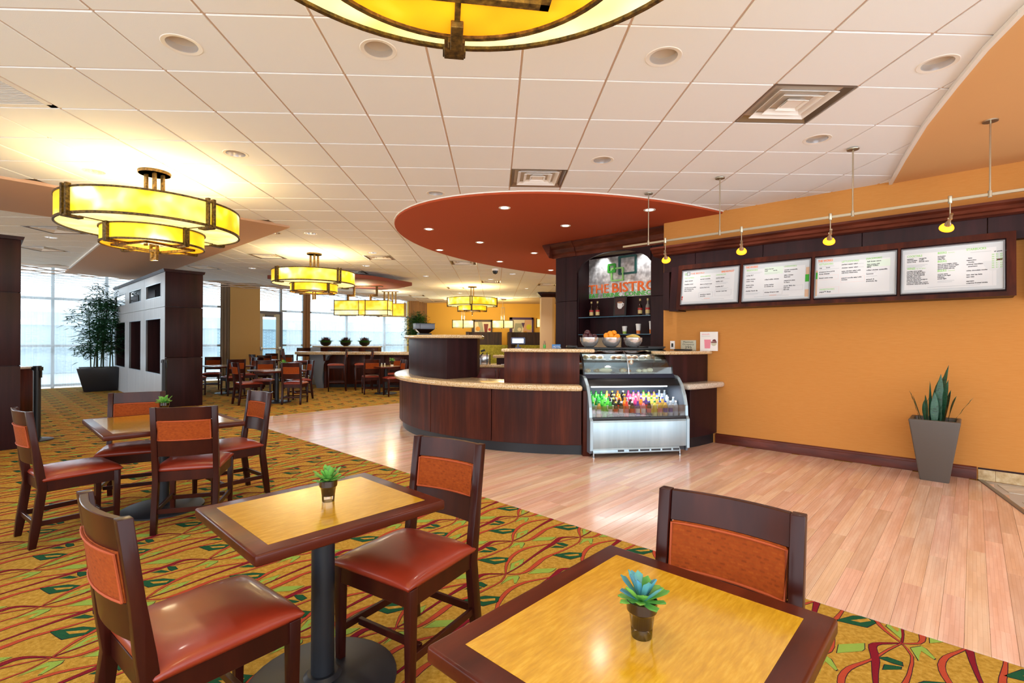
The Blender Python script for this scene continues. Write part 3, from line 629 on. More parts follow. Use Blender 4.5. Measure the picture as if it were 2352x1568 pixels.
# ---- drum chandeliers
def bars(mb,r,z0,z1,w=.024,dp=.03,gap=.03,foot=.1,two=True):
    for s_ in ((-1,1) if two else (0,)):
        y=s_*(gap/2+w/2)
        mb.box(r-.004,r+dp,y-w/2,y+w/2,z0,z1)
    yw=(gap/2+w) if two else w/2
    mb.box(r-foot,r+dp-.006,-yw if not two else -yw+.004,yw if not two else yw-.004,z0-.012,z0+.012)
def chandelier(loc,al,label,light=1.0):
    R1,R2=.82,.47; B=2.61; 
    t=thing('drum_chandelier',label,'chandelier',(loc[0],loc[1],0),rad(al),'round drum chandeliers')
    mb=MB(); mb.lathe([(.145,CZ-.03),(.15,CZ-.03),(.155,CZ-.012),(.15,CZ),(.02,CZ)],32); mb.lathe([(.001,CZ-.03),(.146,CZ-.03)],32,cap=False); mb.build('canopy','bronze',t,smooth=True)
    for sx in (-1,1):
        for sy in (-1,1): mb=MB(); mb.box(sx*.065-.022,sx*.065+.022,sy*.045-.012,sy*.045+.012,2.45,CZ-.02); mb.build('stem','bronze',t,bevel=.003)
    def ring(name,r,z0,z1,m,par=t,th=.006):
        mb=MB(); mb.lathe([(r-th,z0),(r,z0),(r,z1),(r-th,z1),(r-th,z0)],72,cap=False); return mb.build(name,m,par,smooth=True)
    ring('outer_shade',R1,B+.012,B+.25,'amber_shade'); ring('top_hoop',R1+.008,B+.244,B+.262,'bronze',th=.018); ring('bottom_hoop',R1+.008,B-.006,B+.018,'bronze',th=.018)
    mb=MB(); mb.lathe([(R2-.02,B+.006),(R1-.008,B+.006),(R1-.008,B+.012),(R2-.02,B+.012)],72,cap=False); mb.build('outer_diffuser','amber_pale',t)
    mb=MB(); 
    for k in range(4): bars(mb,R1+.004,B-.02,B+.28,foot=.13) if 0 else None
    for k in range(4):
        mb=MB(); T=Matrix.Rotation(k*PI/2,4,'Z')
        for s_ in (-1,1): mb.box(R1-.012,R1+.034,s_*.032-.014,s_*.032+.014,B-.022,B+.285,T)
        mb.box(R1-.12,R1+.03,-.04,.04,B-.03,B-.008,T); mb.box(R2,R1-.1,-.004,.004,B-.006,B+.004,T); mb.build('bracket','bronze',t,bevel=.002,seg=1)
    D=B-.17
    ring('inner_shade',R2,D+.01,B-.002,'amber_shade'); ring('inner_top_hoop',R2+.014,B-.012,B+.002,'bronze',th=.02); ring('inner_bottom_hoop',R2+.008,D-.006,D+.014,'bronze',th=.016)
    s_=.26; n=48
    mb=MB(); 
    sq=[]; 
    for i in range(n):
        a=2*PI*i/n+PI/4*0; k=s_/max(abs(math.cos(a)),abs(math.sin(a))); sq.append((k*math.cos(a),k*math.sin(a)))
    vs=[(R2*.985*math.cos(2*PI*i/n),R2*.985*math.sin(2*PI*i/n),D+.004) for i in range(n)]+[(x,y,D+.004) for x,y in sq]
    mb.add(vs,[(i,(i+1)%n,n+(i+1)%n,n+i) for i in range(n)]); mb.build('amber_panel','amber_deep',t)
    mb=MB(); 
    for k in range(4):
        T=Matrix.Rotation(k*PI/2,4,'Z'); mb.box(s_-.016,s_+.012,-s_-.012,s_+.012,D-.018,D+.012,T); mb.box(s_+.01,R2,-.009,.009,D-.012,D+.003,T)
    mb.build('square_frame','bronze',t)
    mb=MB(); mb.box(-s_,s_,-s_,s_,D+.055,D+.06); mb.build('centre_diffuser','lamp_white' if 0 else 'amber_pale',t)
    for k in range(4):
        mb=MB(); T=Matrix.Rotation(k*PI/2+PI/4*0,4,'Z'); mb.box(R2-.006,R2+.03,-.028,.028,D-.02,B+.01,T); mb.box(R2-.1,R2+.03,-.02,.02,D-.028,D-.006,T); mb.build('inner_bracket','bronze',t,bevel=.002,seg=1)
    for a in (-1,1): mb=MB(); mb.box(a*.05-.012,a*.05+.012,-.012,.012,D-.02,D+.06); mb.build('drop_bar','bronze',t)
    mb=MB(); mb.box(-.058,.058,-.02,.02,D-.05,D-.02); mb.box(-.05,-.022,-.014,.014,D-.13,D-.05); mb.box(.022,.05,-.014,.014,D-.13,D-.05); mb.box(-.05,.05,-.014,.014,D-.15,D-.122); mb.build('finial','bronze',t,bevel=.003)
    pt(loc[0],loc[1],B+.17,48*light,(1,.86,.58),.25)
    for k in range(4):
        a=rad(al+45+90*k); 
    pt(loc[0],loc[1],D-.2,16*light,(1,.84,.5),.12)
    return t
chandelier((-.085,1.2),96,'round amber drum chandelier cut off by the top edge',.5)
chandelier((-3.754,5.579),-21,'large round amber drum chandelier hanging at the left')
chandelier((-3.837,10.633),-36,'round amber drum chandelier above the far dining tables')
chandelier((-.767,16.731),-90,'round drum chandelier hanging behind the counter',1.1)
# rectangular chandelier over the high table
t=thing('box_chandelier','long rectangular amber chandelier over the high table','chandelier',(-3.95,14.9,0),rad(-8))
mb=MB(); mb.box(-.78,-.03,-.2,.2,2.32,2.60); mb.box(-.03,.16,-.215,.215,2.20,2.60); mb.box(.16,.85,-.2,.2,2.32,2.60); mb.build('shade','amber_box',t)
mb=MB(); mb.box(-.78,-.04,-.19,.19,2.18,2.315); mb.box(.17,.84,-.19,.19,2.18,2.315); mb.build('lower_shade','amber_pale',t)
mb=MB()
for z in (2.17,2.31,2.595): 
    for y in (-.215,.2): mb.box(-.79,.86,y,y+.016,z,z+.018)
    for x in (-.79,.845): mb.box(x,x+.016,-.21,.21,z,z+.018)
for x in (-.79,-.04,.16,.845):
    for y in (-.222,.2): mb.box(x,x+.018,y,y+.02,2.16,2.63)
mb.box(-.88,-.5,-.23,-.215,2.31,2.33); mb.box(.7,.95,-.23,-.215,2.31,2.33); mb.box(-.6,-.1,-.24,-.2,2.145,2.165); mb.box(.3,.7,-.24,-.2,2.145,2.165); mb.build('frame','bronze',t)
for x in (-.45,.25): mb=MB(); mb.box(x-.03,x+.03,-.02,.02,2.6,2.78); mb.box(x-.03,x+.22,-.02,.02,2.74,2.80); mb.box(x+.16,x+.22,-.02,.02,2.78,3.04); mb.build('zigzag_stem','bronze',t,bevel=.004)
mb=MB(); mb.box(-.35,.6,-.09,.09,3.025,3.049); mb.build('canopy','bronze',t)
pt(-3.95,14.9,2.75,50,(1,.87,.6),.2)
t=thing('box_chandelier','smaller amber box lantern behind the rectangular chandelier','chandelier',(-3.85,18.6,0),0)
mb=MB(); mb.box(-.5,.5,-.18,.18,2.34,2.80); mb.build('shade','amber_box',t)
mb=MB()
for z in (2.33,2.79):
    for y in (-.19,.18): mb.box(-.51,.51,y,y+.015,z,z+.02)
for x in (-.51,.49): mb.box(x,x+.02,-.2,.2,2.31,2.84)
mb.build('frame','bronze',t)
for x in (-.3,-.15,0,.12): mb=MB(); mb.box(x,x+.05,-.03,.03,2.8,CZ-.02); mb.build('stem','bronze',t)
mb=MB(); mb.box(-.36,.24,-.07,.07,CZ-.025,CZ); mb.build('canopy','bronze',t)
pt(-3.85,18.6,2.95,40,(1,.87,.6),.15)
# two pendants and the sconce
def pendant(x,y,label):
    t=thing('drum_pendant',label,'pendant lamp',(x,y,0),rad(4),'drum pendants before the yellow wall')
    mb=MB(); mb.lathe([(.43,2.02),(.44,2.02),(.44,2.31),(.43,2.31),(.43,2.02)],40,cap=False); mb.lathe([(.001,2.01),(.43,2.01)],40,cap=False); mb.build('shade','amber_pale',t,smooth=True)
    mb=MB(); 
    for z in (2.005,2.305): mb.lathe([(.435,z),(.447,z),(.447,z+.016),(.435,z+.016),(.435,z)],40,cap=False)
    for a in range(4): mb.box(.44,.475,-.02,.02,1.98,2.35,Matrix.Rotation(a*PI/2,4,'Z'))
    mb.build('frame','bronze',t)
    mb=MB()
    for a in (-.07,0,.07): mb.tube([(a,0,2.3),(a,0,2.9)],.009,6)
    mb.box(-.08,.08,-.01,.01,2.88,2.9); mb.tube([(0,0,2.9),(0,0,CZ-.04)],.008,6)
    mb.build('stem','nickel',t); mb=MB(); mb.lathe([(.14,CZ-.05),(.15,CZ-.02),(.001,CZ-.02)],20); mb.build('canopy','nickel',t)
    pt(x,y,2.45,75,(1,.84,.5),.12)
pendant(-1.38,21.5,'left drum pendant before the yellow wall'); pendant(.34,21.5,'right drum pendant before the yellow wall')
t=thing('sconce','small lit wall sconce beside the beige column','sconce',(2.15,23.88,0)); mb=MB(); mb.box(-.12,.12,-.12,0,2.13,2.5); mb.build('shade','amber_pale',t); mb=MB(); mb.box(-.15,-.12,-.14,0,2.08,2.55); mb.box(.12,.15,-.14,0,2.08,2.55); mb.build('frame','bronze',t)
t=thing('security_camera','small dark dome camera under the far ceiling tiles','camera',(.0,12.6,CZ)); mb=MB(); mb.lathe([(.001,-.14),(.05,-.12),(.07,-.07),(.07,-.05)],16,cap=False); mb.build('dome','black_plastic',t,smooth=True); mb=MB(); mb.lathe([(.08,-.05),(.085,0)],16); mb.build('mount','white_trim',t)
# ---- partitions
def mat_box(name,m,parent,*b,bevel=0): mb=MB(); mb.box(*b); return mb.build(name,m,parent,bevel=bevel)
pa=thing('divider_cabinet','tall dark free-standing partition with silver slotted side','partition',(-6.88,10.56,0),rad(135))
# local x runs away along the partition, its silver face looks to -y ... (y to the left is thickness)
TH=.69
H=2.90
bx=[0,1.93,3.83,5.78]
def panel_with_holes(x0,x1,k):
    # face at y=+0 plane looking +y
    mb=MB(); y0,y1=-.03,0
    ups=(x0+.36,x1-.21) ; nz=[(1.87,.69)]
    xs=[x0+.004,ups[0],ups[1],x1-.004]
    z=[0,.69,1.87,2.115,2.35,2.635,H-.06]
    for (a,b,c,d) in [(xs[0],xs[1],0,2.11),(xs[2],xs[3],0,2.11),(xs[1],xs[2],0,.69),(xs[1],xs[2],1.87,2.11),
        (xs[0],xs[1],2.118,H-.06),(xs[2],xs[3],2.118,H-.06),(xs[1],xs[2],2.118,2.35),(xs[1],xs[2],2.635,H-.06)]:
        mb.box(a,b,y0,y1,c,d)
    mb.build('side_panel','silver_laminate',pa)
    # trims round openings
    mb=MB()
    for (c,d) in ((.69,1.87),(2.35,2.635)):
        for q in ((ups[0]-.012,ups[0],c-.012,d+.012),(ups[1],ups[1]+.012,c-.012,d+.012),(ups[0],ups[1],c-.012,c),(ups[0],ups[1],d,d+.012)): mb.box(q[0],q[1],-.03,.006,q[2],q[3])
    mb.build('opening_trim','steel',pa)
    mb=MB(); mb.box(ups[0],ups[1],-.42,-.40,.69,1.87); mb.box(ups[0]-.02,ups[0],-.42,-.03,.69,1.87); mb.box(ups[1],ups[1]+.02,-.42,-.03,.69,1.87); mb.box(ups[0],ups[1],-.42,-.03,.67,.69); mb.box(ups[0],ups[1],-.42,-.03,1.87,1.89)
    mb.box(ups[0],ups[1],-.3,-.28,2.35,2.635); mb.build('recess','espresso',pa)
    mb=MB(); mb.box(ups[0]+.02,ups[0]+.09,-.14,-.1,.8,1.68); mb.build('glass_front','poster_tan',pa)
    mb=MB(); mb.box(ups[0]+.02,ups[0]+.6,-.16,-.145,.95,1.5); mb.build('poster','poster_blue' if k%2 else 'glow_orange',pa)
for k in range(3): panel_with_holes(bx[k],bx[k+1],k)
mat_box('core','espresso',pa,.01,5.77,-TH+.02,-.44,0,H-.06); 
for k,(a,b) in enumerate(((0,1.04),(1.05,2.108),(2.118,H-.06))): mat_box('end_panel','espresso',pa,-.02,.0,-TH,0,a,b,bevel=.002)
mb=MB(); mb.prismx([(-TH-.02,H-.06),(.02,H-.06),(.04,H),(-TH-.04,H)],-.05,5.8); mb.build('crown','espresso',pa)
pb=thing('divider_cabinet','dark panelled partition end cut off by left edge','partition',(-6.83,5.95,0),rad(135))
for k,(a,b) in enumerate(((0,1.068),(1.078,2.015),(2.025,2.70))): mat_box('end_panel','espresso',pb,0,.6,-.965,-.0,a,b,bevel=.002)
mat_box('core','espresso',pb,.02,.58,-.94,-.02,.002,2.69)
mb=MB(); mb.prismx([(-.985,2.70),(.02,2.70),(.035,2.745),(-1.0,2.745)],-.03,.62); mb.build('crown','espresso',pb)
# low cabinet behind it
lc=thing('low_cabinet','low reddish-brown cabinet with pale top behind left partition','cabinet',(-8.95,9.5,0),0); mat_box('body','bar_wood',lc,-.6,.12,-.3,.3,0,.86,bevel=.003); mat_box('top','granite_grey',lc,-.62,.14,-.32,.32,.86,.90,bevel=.004)
# stanchions
def stanchion(x,y,label,first=None):
    t=thing('queue_stanchion',label,'stanchion',(x,y,0),0,'black queue posts')
    mb=MB(); mb.lathe([(.18,0),(.18,.012),(.15,.022),(.05,.035),(.05,.04)],32); mb.build('base','black_metal',t,smooth=True)
    mb=MB(); mb.lathe([(.042,.035),(.042,.98)],20); mb.build('post','black_metal',t,smooth=True)
    mb=MB(); mb.lathe([(.049,.98),(.049,1.04),(.045,1.045)],20); mb.box(-.02,.02,-.065,-.045,.985,1.03); mb.build('belt_head','black_plastic',t,smooth=True)
    mb=MB(); mb.box(.045,.06,-.03,.03,.98,1.03); mb.box(.05,.058,-.015,.015,.88,.98); mb.build('belt_clip','black_plastic',t)
stanchion(-6.42,7.17,'black queue post beside the left partition'); stanchion(-6.28,9.63,'black queue post in front of the slotted partition')
# ================================================================ THE BISTRO COUNTER
KX,KY=1.212,8.976
ct=thing('serving_counter','curved dark wood service counter with granite ledge','counter',(KX,KY,0))
def karc(name,m,r0,r1,a0,a1,z0,z1,par=ct,bevel=0,n=40,seg=3):
    mb=MB(); mb.arc(0,0,r0,r1,a0,a1,z0,z1,n); return mb.build(name,m,par,bevel=bevel,seg=seg,smooth=True)
karc('toe_kick','black_base',2.62,2.815,-91.8,-225,0,.135,n=60)
karc('ledge','granite',2.2,2.965,-92.6,-225,.812,.882,bevel=.028,n=80)
aa=[-92.5,-115.9,-137.5,-159,-181,-203,-225]
for a,b in zip(aa,aa[1:]): karc('panel','bar_wood',2.80,2.872,a-.12,b+.12,.135,.812,bevel=.003,n=16,seg=1)
karc('backing','black_base',2.70,2.80,-92,-225,.0,.812,n=50)
mb=MB(); c,s_=math.cos(rad(-91.5)),math.sin(rad(-91.5)); mb.prism([(2.62*c-.06,2.62*s_),(2.62*c+.05,2.62*s_),(2.9*c+.05,2.9*s_),(2.9*c-.04,2.9*s_)],0,.812); mb.build('end_post','bar_wood',ct,bevel=.003)
# right-hand arm of the counter up to the wall
karc('toe_kick','black_base',2.62,2.80,-47.6,-62.5,0,.15,n=14); karc('panel','espresso',2.6,2.85,-47.6,-61,.15,.795,bevel=.003,n=12); karc('ledge','granite_grey',2.5,2.96,-47.4,-64,.80,.875,bevel=.03,n=16)
karc('upper_panel','espresso',2.4,2.72,-47.8,-66,.875,1.255,bevel=.003,n=16); karc('upper_ledge','granite',2.35,2.79,-47.7,-69,1.255,1.30,bevel=.02,n=16)
# raised screens standing on the ledge: left (taller) and middle
rs=thing('raised_screen','taller curved dark screen with granite cap at the counter left','screen',(KX,KY,0))
mb=MB(); P=[]
for a in range(-134,-176,-3): P.append((2.72*math.cos(rad(a)),2.72*math.sin(rad(a))))
P=[(-1.476,-1.52)]+P+[(-2.2,-.2),(-1.476,-.2)]
mb.prism(P,.882,1.462); mb.build('body','espresso',rs,bevel=.003)
P2=[(-1.40,-1.60)]+[(2.80*math.cos(rad(a)),2.80*math.sin(rad(a))) for a in range(-133,-178,-3)]+[(-2.3,-.12),(-1.40,-.12)]
mb=MB(); mb.prism(P2,1.462,1.512); mb.build('cap','granite',rs,bevel=.02,seg=3)
ms=thing('raised_screen','dark wood screen with granite cap left of the pastry case','screen',(KX,KY,0))
mb=MB(); mb.arc(0,0,2.55,2.755,-92.9,-113.3,.882,1.285,16); mb.build('body','bar_wood',ms,bevel=.003)
mb=MB(); mb.arc(0,0,2.3,2.80,-89,-113.9,1.285,1.328,20); mb.build('cap','granite',ms,bevel=.018,seg=3)
# corner of the ledge top inside: work counter behind
wc=thing('work_counter','granite-topped red-brown base cabinet inside the bar','cabinet',(-.1,10.25,0))
mat_box('body','red_cab',wc,-1.1,1.6,0,.6,.1,.88,bevel=.002); mat_box('toe_kick','black_base',wc,-1.1,1.6,.06,.6,0,.1); mat_box('top','granite',wc,-1.12,1.62,-.03,.62,.88,.94,bevel=.012)
for x0,x1,hx in ((-.55,.155,.12),(.165,.85,.2)):
    mb=MB(); mb.box(x0,x1,-.02,0,.12,.87); d=mb.build('door','red_cab',wc,bevel=.003)
    mb=MB(); mb.tube([(hx,-.02,.66),(hx,-.05,.67),(hx,-.05,.82),(hx,-.02,.83)],.007,8); mb.build('handle','steel',d,smooth=True)
hc=thing('ledge_stub','short raised granite ledge inside the bar','counter',(.3,10.25,0)); mat_box('top','granite',hc,-.34,.7,0,.3,1.075,1.135,bevel=.02); mat_box('support','espresso',hc,-.26,.66,.05,.25,.94,1.075)
# things inside
t=thing('espresso_machine','chrome coffee equipment on the inner work counter','machine',(-.22,10.4,.94)); mat_box('body','chrome',t,-.16,.1,-.1,.12,0,.2,bevel=.02)
mb=MB(); mb.tube([(-.1,-.12,.05),(-.1,-.16,.16),(-.02,-.14,.24)],.012); mb.tube([(.06,-.1,0),(.06,-.1,.25)],.01); mb.tube([(.12,-.12,0),(.12,-.12,.2)],.01); mb.box(.02,.11,-.14,-.04,.26,.30,Matrix.Rotation(rad(-18),4,'Y')); mb.build('levers','black_plastic',t)
mb=MB(); mb.lathe([(.035,0),(.04,.11),(.02,.14)],12,Matrix.Translation((-.1,-.15,0))); mb.build('cup_stack','steel',t,smooth=True)
t=thing('napkin_pile','flat white pad lying on the inner work counter','pad',(.25,10.19,.94)); mat_box('pad','paper',t,-.12,.12,0,.05,0,.012)
t=thing('bean_grinder','black coffee grinder hopper showing above the tall screen','grinder',(-1.2,8.35,0),rad(20))
mat_box('base','black_plastic',t,-.09,.12,-.1,.1,1.515,1.55,bevel=.004); 
mb=MB(); mb.taper(-.15,.17,-.11,.11,1.55,1.62,k=.45); mb.build('funnel','pot_dark',t); mb=MB(); mb.box(-.15,-.075,-.11,.11,1.62,1.705); mb.box(-.072,.17,-.11,.11,1.62,1.705); mb.build('hopper','grey_lam',t,bevel=.004)
mat_box('lid','black_plastic',t,-.155,.175,-.115,.115,1.705,1.715)
mat_box('stand','espresso',t,-.2,.2,-.2,.2,.882,1.515)
t=thing('register_display','customer display with glowing screen on the middle screen cap','display',(.32,6.78,1.328),rad(-3))
mb=MB(); mb.lathe([(.045,0),(.04,.012),(.014,.02),(.012,.06)],16); mb.build('stand','pos_blue',t,smooth=True); mat_box('housing','pos_blue',t,-.098,.098,-.03,.03,.055,.15,bevel=.015); mat_box('screen','screen_white',t,-.078,.072,-.0325,-.03,.072,.132)
t=thing('card_holder','blue card holder with printed cards beside the tower','card holder',(.86,6.9,1.328)); mat_box('cards','card_blue',t,-.06,.06,-.005,.005,0,.055); mat_box('base','glass_cup',t,-.065,.065,-.02,.02,0,.01); text('HOTEL',.035,'paper',t,(-.05,-.0055,.012))
t=thing('soap_bottle','small bottle with green liquid near the tower foot','bottle',(.70,6.95,1.328)); mb=MB(); mb.lathe([(.018,0),(.02,.02),(.018,.05)],12); mb.build('liquid','soap_green',t,smooth=True); mb=MB(); mb.lathe([(.02,.05),(.012,.075),(.008,.10),(.012,.102)],12); mb.build('neck','glass_cup',t,smooth=True)
t=thing('card_terminal','dark rounded card terminal left of the pastry case','terminal',(1.06,6.75,1.328)); mat_box('body','black_plastic',t,-.08,.07,-.05,.05,0,.045,bevel=.018)
t=thing('card_terminal','low black tray under the occupancy notice','tray',RW(-3.06,6.93)+(1.30,),rad(-45)); mat_box('body','black_plastic',t,-.13,.10,-.06,.06,0,.022,bevel=.009)
# ---- pastry and drinks case
CA=rad(7.8); pc=thing('display_case','curved glass pastry and drinks display case of brushed steel','display case',(1.80,6.04,0),CA)
W=.615
def cs(name,m,*b,bevel=0,par=None): mb=MB(); mb.box(*b); return mb.build(name,m,par or pc,bevel=bevel)
low=[(0.02,.06),(.0,.12),(.0,.46),(.035,.5),(.045,.62),(.085,.75),(.16,.88),(.25,.96),(.33,.99),(.95,.99),(.95,.06)]
for x0,x1,nm in ((-W-.03,-W,'side_panel'),(W,W+.03,'side_panel')):
    mb=MB(); mb.prismx(low,x0,x1); mb.build(nm,'grey_lam',pc,bevel=.003,seg=1)
edge=[(0,.10),(0,.46),(.035,.5),(.045,.62),(.085,.75),(.16,.88),(.25,.96),(.31,.985)]
for x in (-W-.034,W-.002):
    mb=MB(); 
    for (a,b),(c,d) in zip(edge,edge[1:]):
        mb.prismx([(a-.012,b),(a+.012,b),(c+.012,d),(c-.012,d)],x,x+.036)
    mb.build('edge_trim','case_steel',pc,smooth=True)
cs('front_panel','case_steel',-W,W,-.005,.02,.125,.44,bevel=.004)
mb=MB(); mb.prismx([(-.005,.44),(.02,.44),(.045,.475),(.02,.475)],-W,W); mb.build('panel_lip','case_steel',pc)
mb=MB(); mb.prismx([(-.02,.09),(-.012,.09),(.005,.125),(-.005,.125)],-W+.0,W-.1); mb.box(-W,W-.1,-.02,.0,.065,.09); mb.build('kick_plate','case_steel',pc,bevel=.002)
for k in range(6): cs('vent_slot','black_base',-.30+k*.145,-.30+k*.145+(.12 if 0<k<5 else .08),-.0225,-.018,.083,.104)
cs('underside','black_base',-W,W,.03,.9,.07,.13)
for x in (-W+.02,W-.08): 
    for y in (.02,.85): mb=MB(); mb.lathe([(.018,0),(.018,.02),(.01,.025),(.01,.08)],12,Matrix.Translation((x,y,0))); mb.build('foot','steel',pc,smooth=True)
cs('bumper','black_plastic',-W,W,-.0,.03,.462,.50,bevel=.008)
cs('front_glass','glass_cup',-W,W,.028,.034,.50,.635)
cs('interior_back','grey_lam',-W,W,.62,.64,.5,1.0); cs('interior_floor','black_base',-W,W,.04,.62,.45,.475)
for k in range(3): cs('step','black_base',-W,W,.165+k*.12,.62,.475+k*.033,.508+k*.033)
mb=MB(); mb.prismx([(.17,.865),(.64,.865),(.64,.955),(.34,.96),(.24,.94)],-W,W); mb.build('valance','black_plastic',pc,bevel=.004)
cs('light_tube','tube_white',-W+.06,W-.15,.22,.25,.845,.863)
mb=MB(); mb.prismx([(.335,.965),(.95,.965),(.95,.995),(.36,.995)],-W-.0,W+.0); mb.build('deck','black_plastic',pc)
mb=MB(); mb.prismx([(.305,.955),(.345,.945),(.38,1.0),(.345,1.005)],-W,W); mb.build('deck_nose','deck_blue',pc)
gl=[(.36,1.0),(.375,1.09),(.42,1.19),(.48,1.26),(.57,1.31),(.66,1.325)]
def curve_plate(name,m,x0,x1,pr,th):
    mb=MB()
    for (a,b),(c,d) in zip(pr,pr[1:]): mb.prismx([(a,b),(a+th,b),(c+th,d),(c,d)],x0,x1)
    return mb.build(name,m,pc,smooth=True)
curve_plate('curved_glass','glass',-W+.01,-.006,gl,.005); curve_plate('curved_glass','glass',.006,W-.01,gl,.005)
for x in (-W-.005,W-.014): curve_plate('glass_edge','black_plastic',x,x+.018,gl,.02)
curve_plate('glass_divider','steel',-.006,.006,gl,.01)
side=[(.385,.995)]+gl+[(.95,1.325),(.95,.995)]
for x in (-W,W-.006): mb=MB(); mb.prismx(side,x,x+.005); mb.build('side_glass','glass',pc)
cs('top_plate','black_plastic',-W-.01,W+.01,.62,.96,1.325,1.345,bevel=.006); cs('raised_cap','black_plastic',.38,W+.02,.60,.95,1.343,1.362,bevel=.006)
cs('light_tube','tube_white',-W+.03,-.02,.62,.64,1.30,1.315); cs('light_tube','tube_white',.03,W-.08,.62,.64,1.30,1.315)
cs('pastry_shelf','glass_shelf',-W+.01,W-.06,.47,.9,1.165,1.175); cs('shelf_edge','black_plastic',-W+.01,W-.06,.455,.472,1.15,1.178)
cs('back_panel','menu_frame',-W,W,.93,.95,.995,1.325)
cl=bpy.data.lights.new('case_tube','AREA'); cl.shape='RECTANGLE'; cl.size=1.0; cl.size_y=.05; cl.energy=4.5; cl.color=(.93,.98,1); o=bpy.data.objects.new('case_tube',cl); COL.objects.link(o); o.parent=pc; o.location=(0,.24,.84)
cl=bpy.data.lights.new('case_tube','AREA'); cl.shape='RECTANGLE'; cl.size=1.1; cl.size_y=.05; cl.energy=14; cl.color=(.93,.98,1); o=bpy.data.objects.new('case_tube',cl); COL.objects.link(o); o.parent=pc; o.location=(0,.63,1.295)
# pastries (each its own thing)
def cpt(x,y,z): c,s_=math.cos(CA),math.sin(CA); return (1.80+x*c-y*s_,6.04+x*s_+y*c,z)
def tray(x,y,z,w,label): t=thing('pastry_tray',label,'tray',cpt(x,y,z),CA,'trays in the pastry case'); mb=MB(); mb.taper(-w,w,-.07,.07,0,.014,k=.9); mb.build('dish','tray',t,bevel=.003); return t
tray(-.40,.62,1.176,.16,'pale tray of rolls, upper shelf far left'); tray(-.06,.62,1.176,.10,'pale tray of muffins, upper shelf left of divider'); tray(.16,.62,1.176,.11,'pale tray of dark muffins, upper shelf right of divider'); tray(.38,.62,1.176,.12,'pale tray of buns, upper shelf right end')
tray(-.36,.56,.997,.17,'pale tray under long rolls, lower shelf left'); tray(.03,.56,.997,.12,'pale tray under wedges, lower shelf middle'); tray(.30,.56,.997,.15,'pale tray under wrapped rolls, lower shelf right')
PAST=[(-.50,.62,1.19,.045,'bread','round pale roll at the far left of the upper shelf'),(-.40,.61,1.19,.05,'bread','second pale roll from the left on the upper shelf'),(-.30,.62,1.19,.045,'bread','round roll right of the pair on the upper shelf'),
 (-.12,.60,1.19,.04,'muffin','brown muffin under the left upper tray lights'),(-.03,.62,1.19,.045,'muffin','speckled muffin behind the left price card'),(.10,.62,1.19,.042,'muffin','dark muffin just right of the glass divider'),(.19,.61,1.19,.042,'muffin','dark muffin behind the middle price card'),
 (.31,.62,1.19,.045,'bread','golden bun left of the right price card'),(.38,.60,1.19,.048,'bread','cream-topped bun beside the golden bun'),(.46,.62,1.19,.042,'muffin','brown bun behind the right price card'),
 (-.50,.55,1.012,.045,'bread','roll at the far left of the lower shelf'),(-.26,.52,1.012,.055,'cream','long cream roll lying on the lower shelf'),(-.33,.62,1.012,.04,'bread','flat pastry behind the long cream roll'),(.0,.56,1.012,.05,'bread','wedge shaped scone left of the divider foot'),(.09,.58,1.012,.035,'muffin','small brown pastry by the divider foot'),
 (.22,.55,1.012,.04,'cream','white wrapped roll, lower shelf right, left one'),(.30,.54,1.012,.042,'cream','white wrapped roll, lower shelf right, middle one'),(.38,.56,1.012,.05,'cream','large white wrapped roll, lower shelf right end')]
for k,(x,y,z,r,m,lab) in enumerate(PAST):
    T=Matrix.Translation((0,0,r*.55)); mb=MB(); kx=1.7 if 'long' in lab else 1
    mb.ball((0,0,r*.6),r,8,(kx,1,.62)); o=mb.build('pastry',m,smooth=True); o.location=cpt(x,y,z); o.rotation_euler=(0,0,k*.7 if kx==1 else CA); tag(o,lab,'pastry','pastries in the glass case')
for x,lab in ((-.02,'left price card in the pastry case'),(.22,'middle price card in the pastry case'),(.46,'right price card in the pastry case')):
    t=thing('price_card',lab,'card',cpt(x-.0,.465,1.178),CA,'price cards'); mb=MB(); mb.box(-.045,.045,-.003,.003,0,.05,Matrix.Rotation(rad(-15),4,'X')); mb.build('card','paper',t); mb=MB(); mb.box(-.035,.035,-.0045,-.003,.02,.023,Matrix.Rotation(rad(-15),4,'X')); mb.box(-.035,.02,-.0045,-.003,.03,.034,Matrix.Rotation(rad(-15),4,'X')); mb.build('print','ink_dark',t)
# bottles: four rows
def bottle_mesh():
    b=MB(); b.lathe([(.026,0),(.029,.004),(.029,.055),(.0275,.06),(.0275,.115),(.029,.12),(.027,.142),(.016,.17),(.0115,.182),(.0115,.19)],14)
    l=MB(); l.lathe([(.0282,.06),(.0282,.115)],14,cap=False); c=MB(); c.lathe([(.0135,.186),(.0135,.203),(.012,.205),(.001,.205)],12)
    return b,l,c
bm_,lm_,cm_=bottle_mesh(); BM={}
def bottle(x,y,z,liq,cap,lab,label):
    t=thing('drink_bottle',label,'bottle',cpt(x,y,z),CA,'bottled drinks in the open cooler')
    for nm,b,m in (('body',bm_,liq),('label',lm_,lab),('cap',cm_,cap)):
        key=(nm,m)
        if key not in BM: o=b.build(nm,'drink_'+m,t,smooth=True); BM[key]=o.data
        else: o=bpy.data.objects.new(nm,BM[key]); COL.objects.link(o); o.parent=t
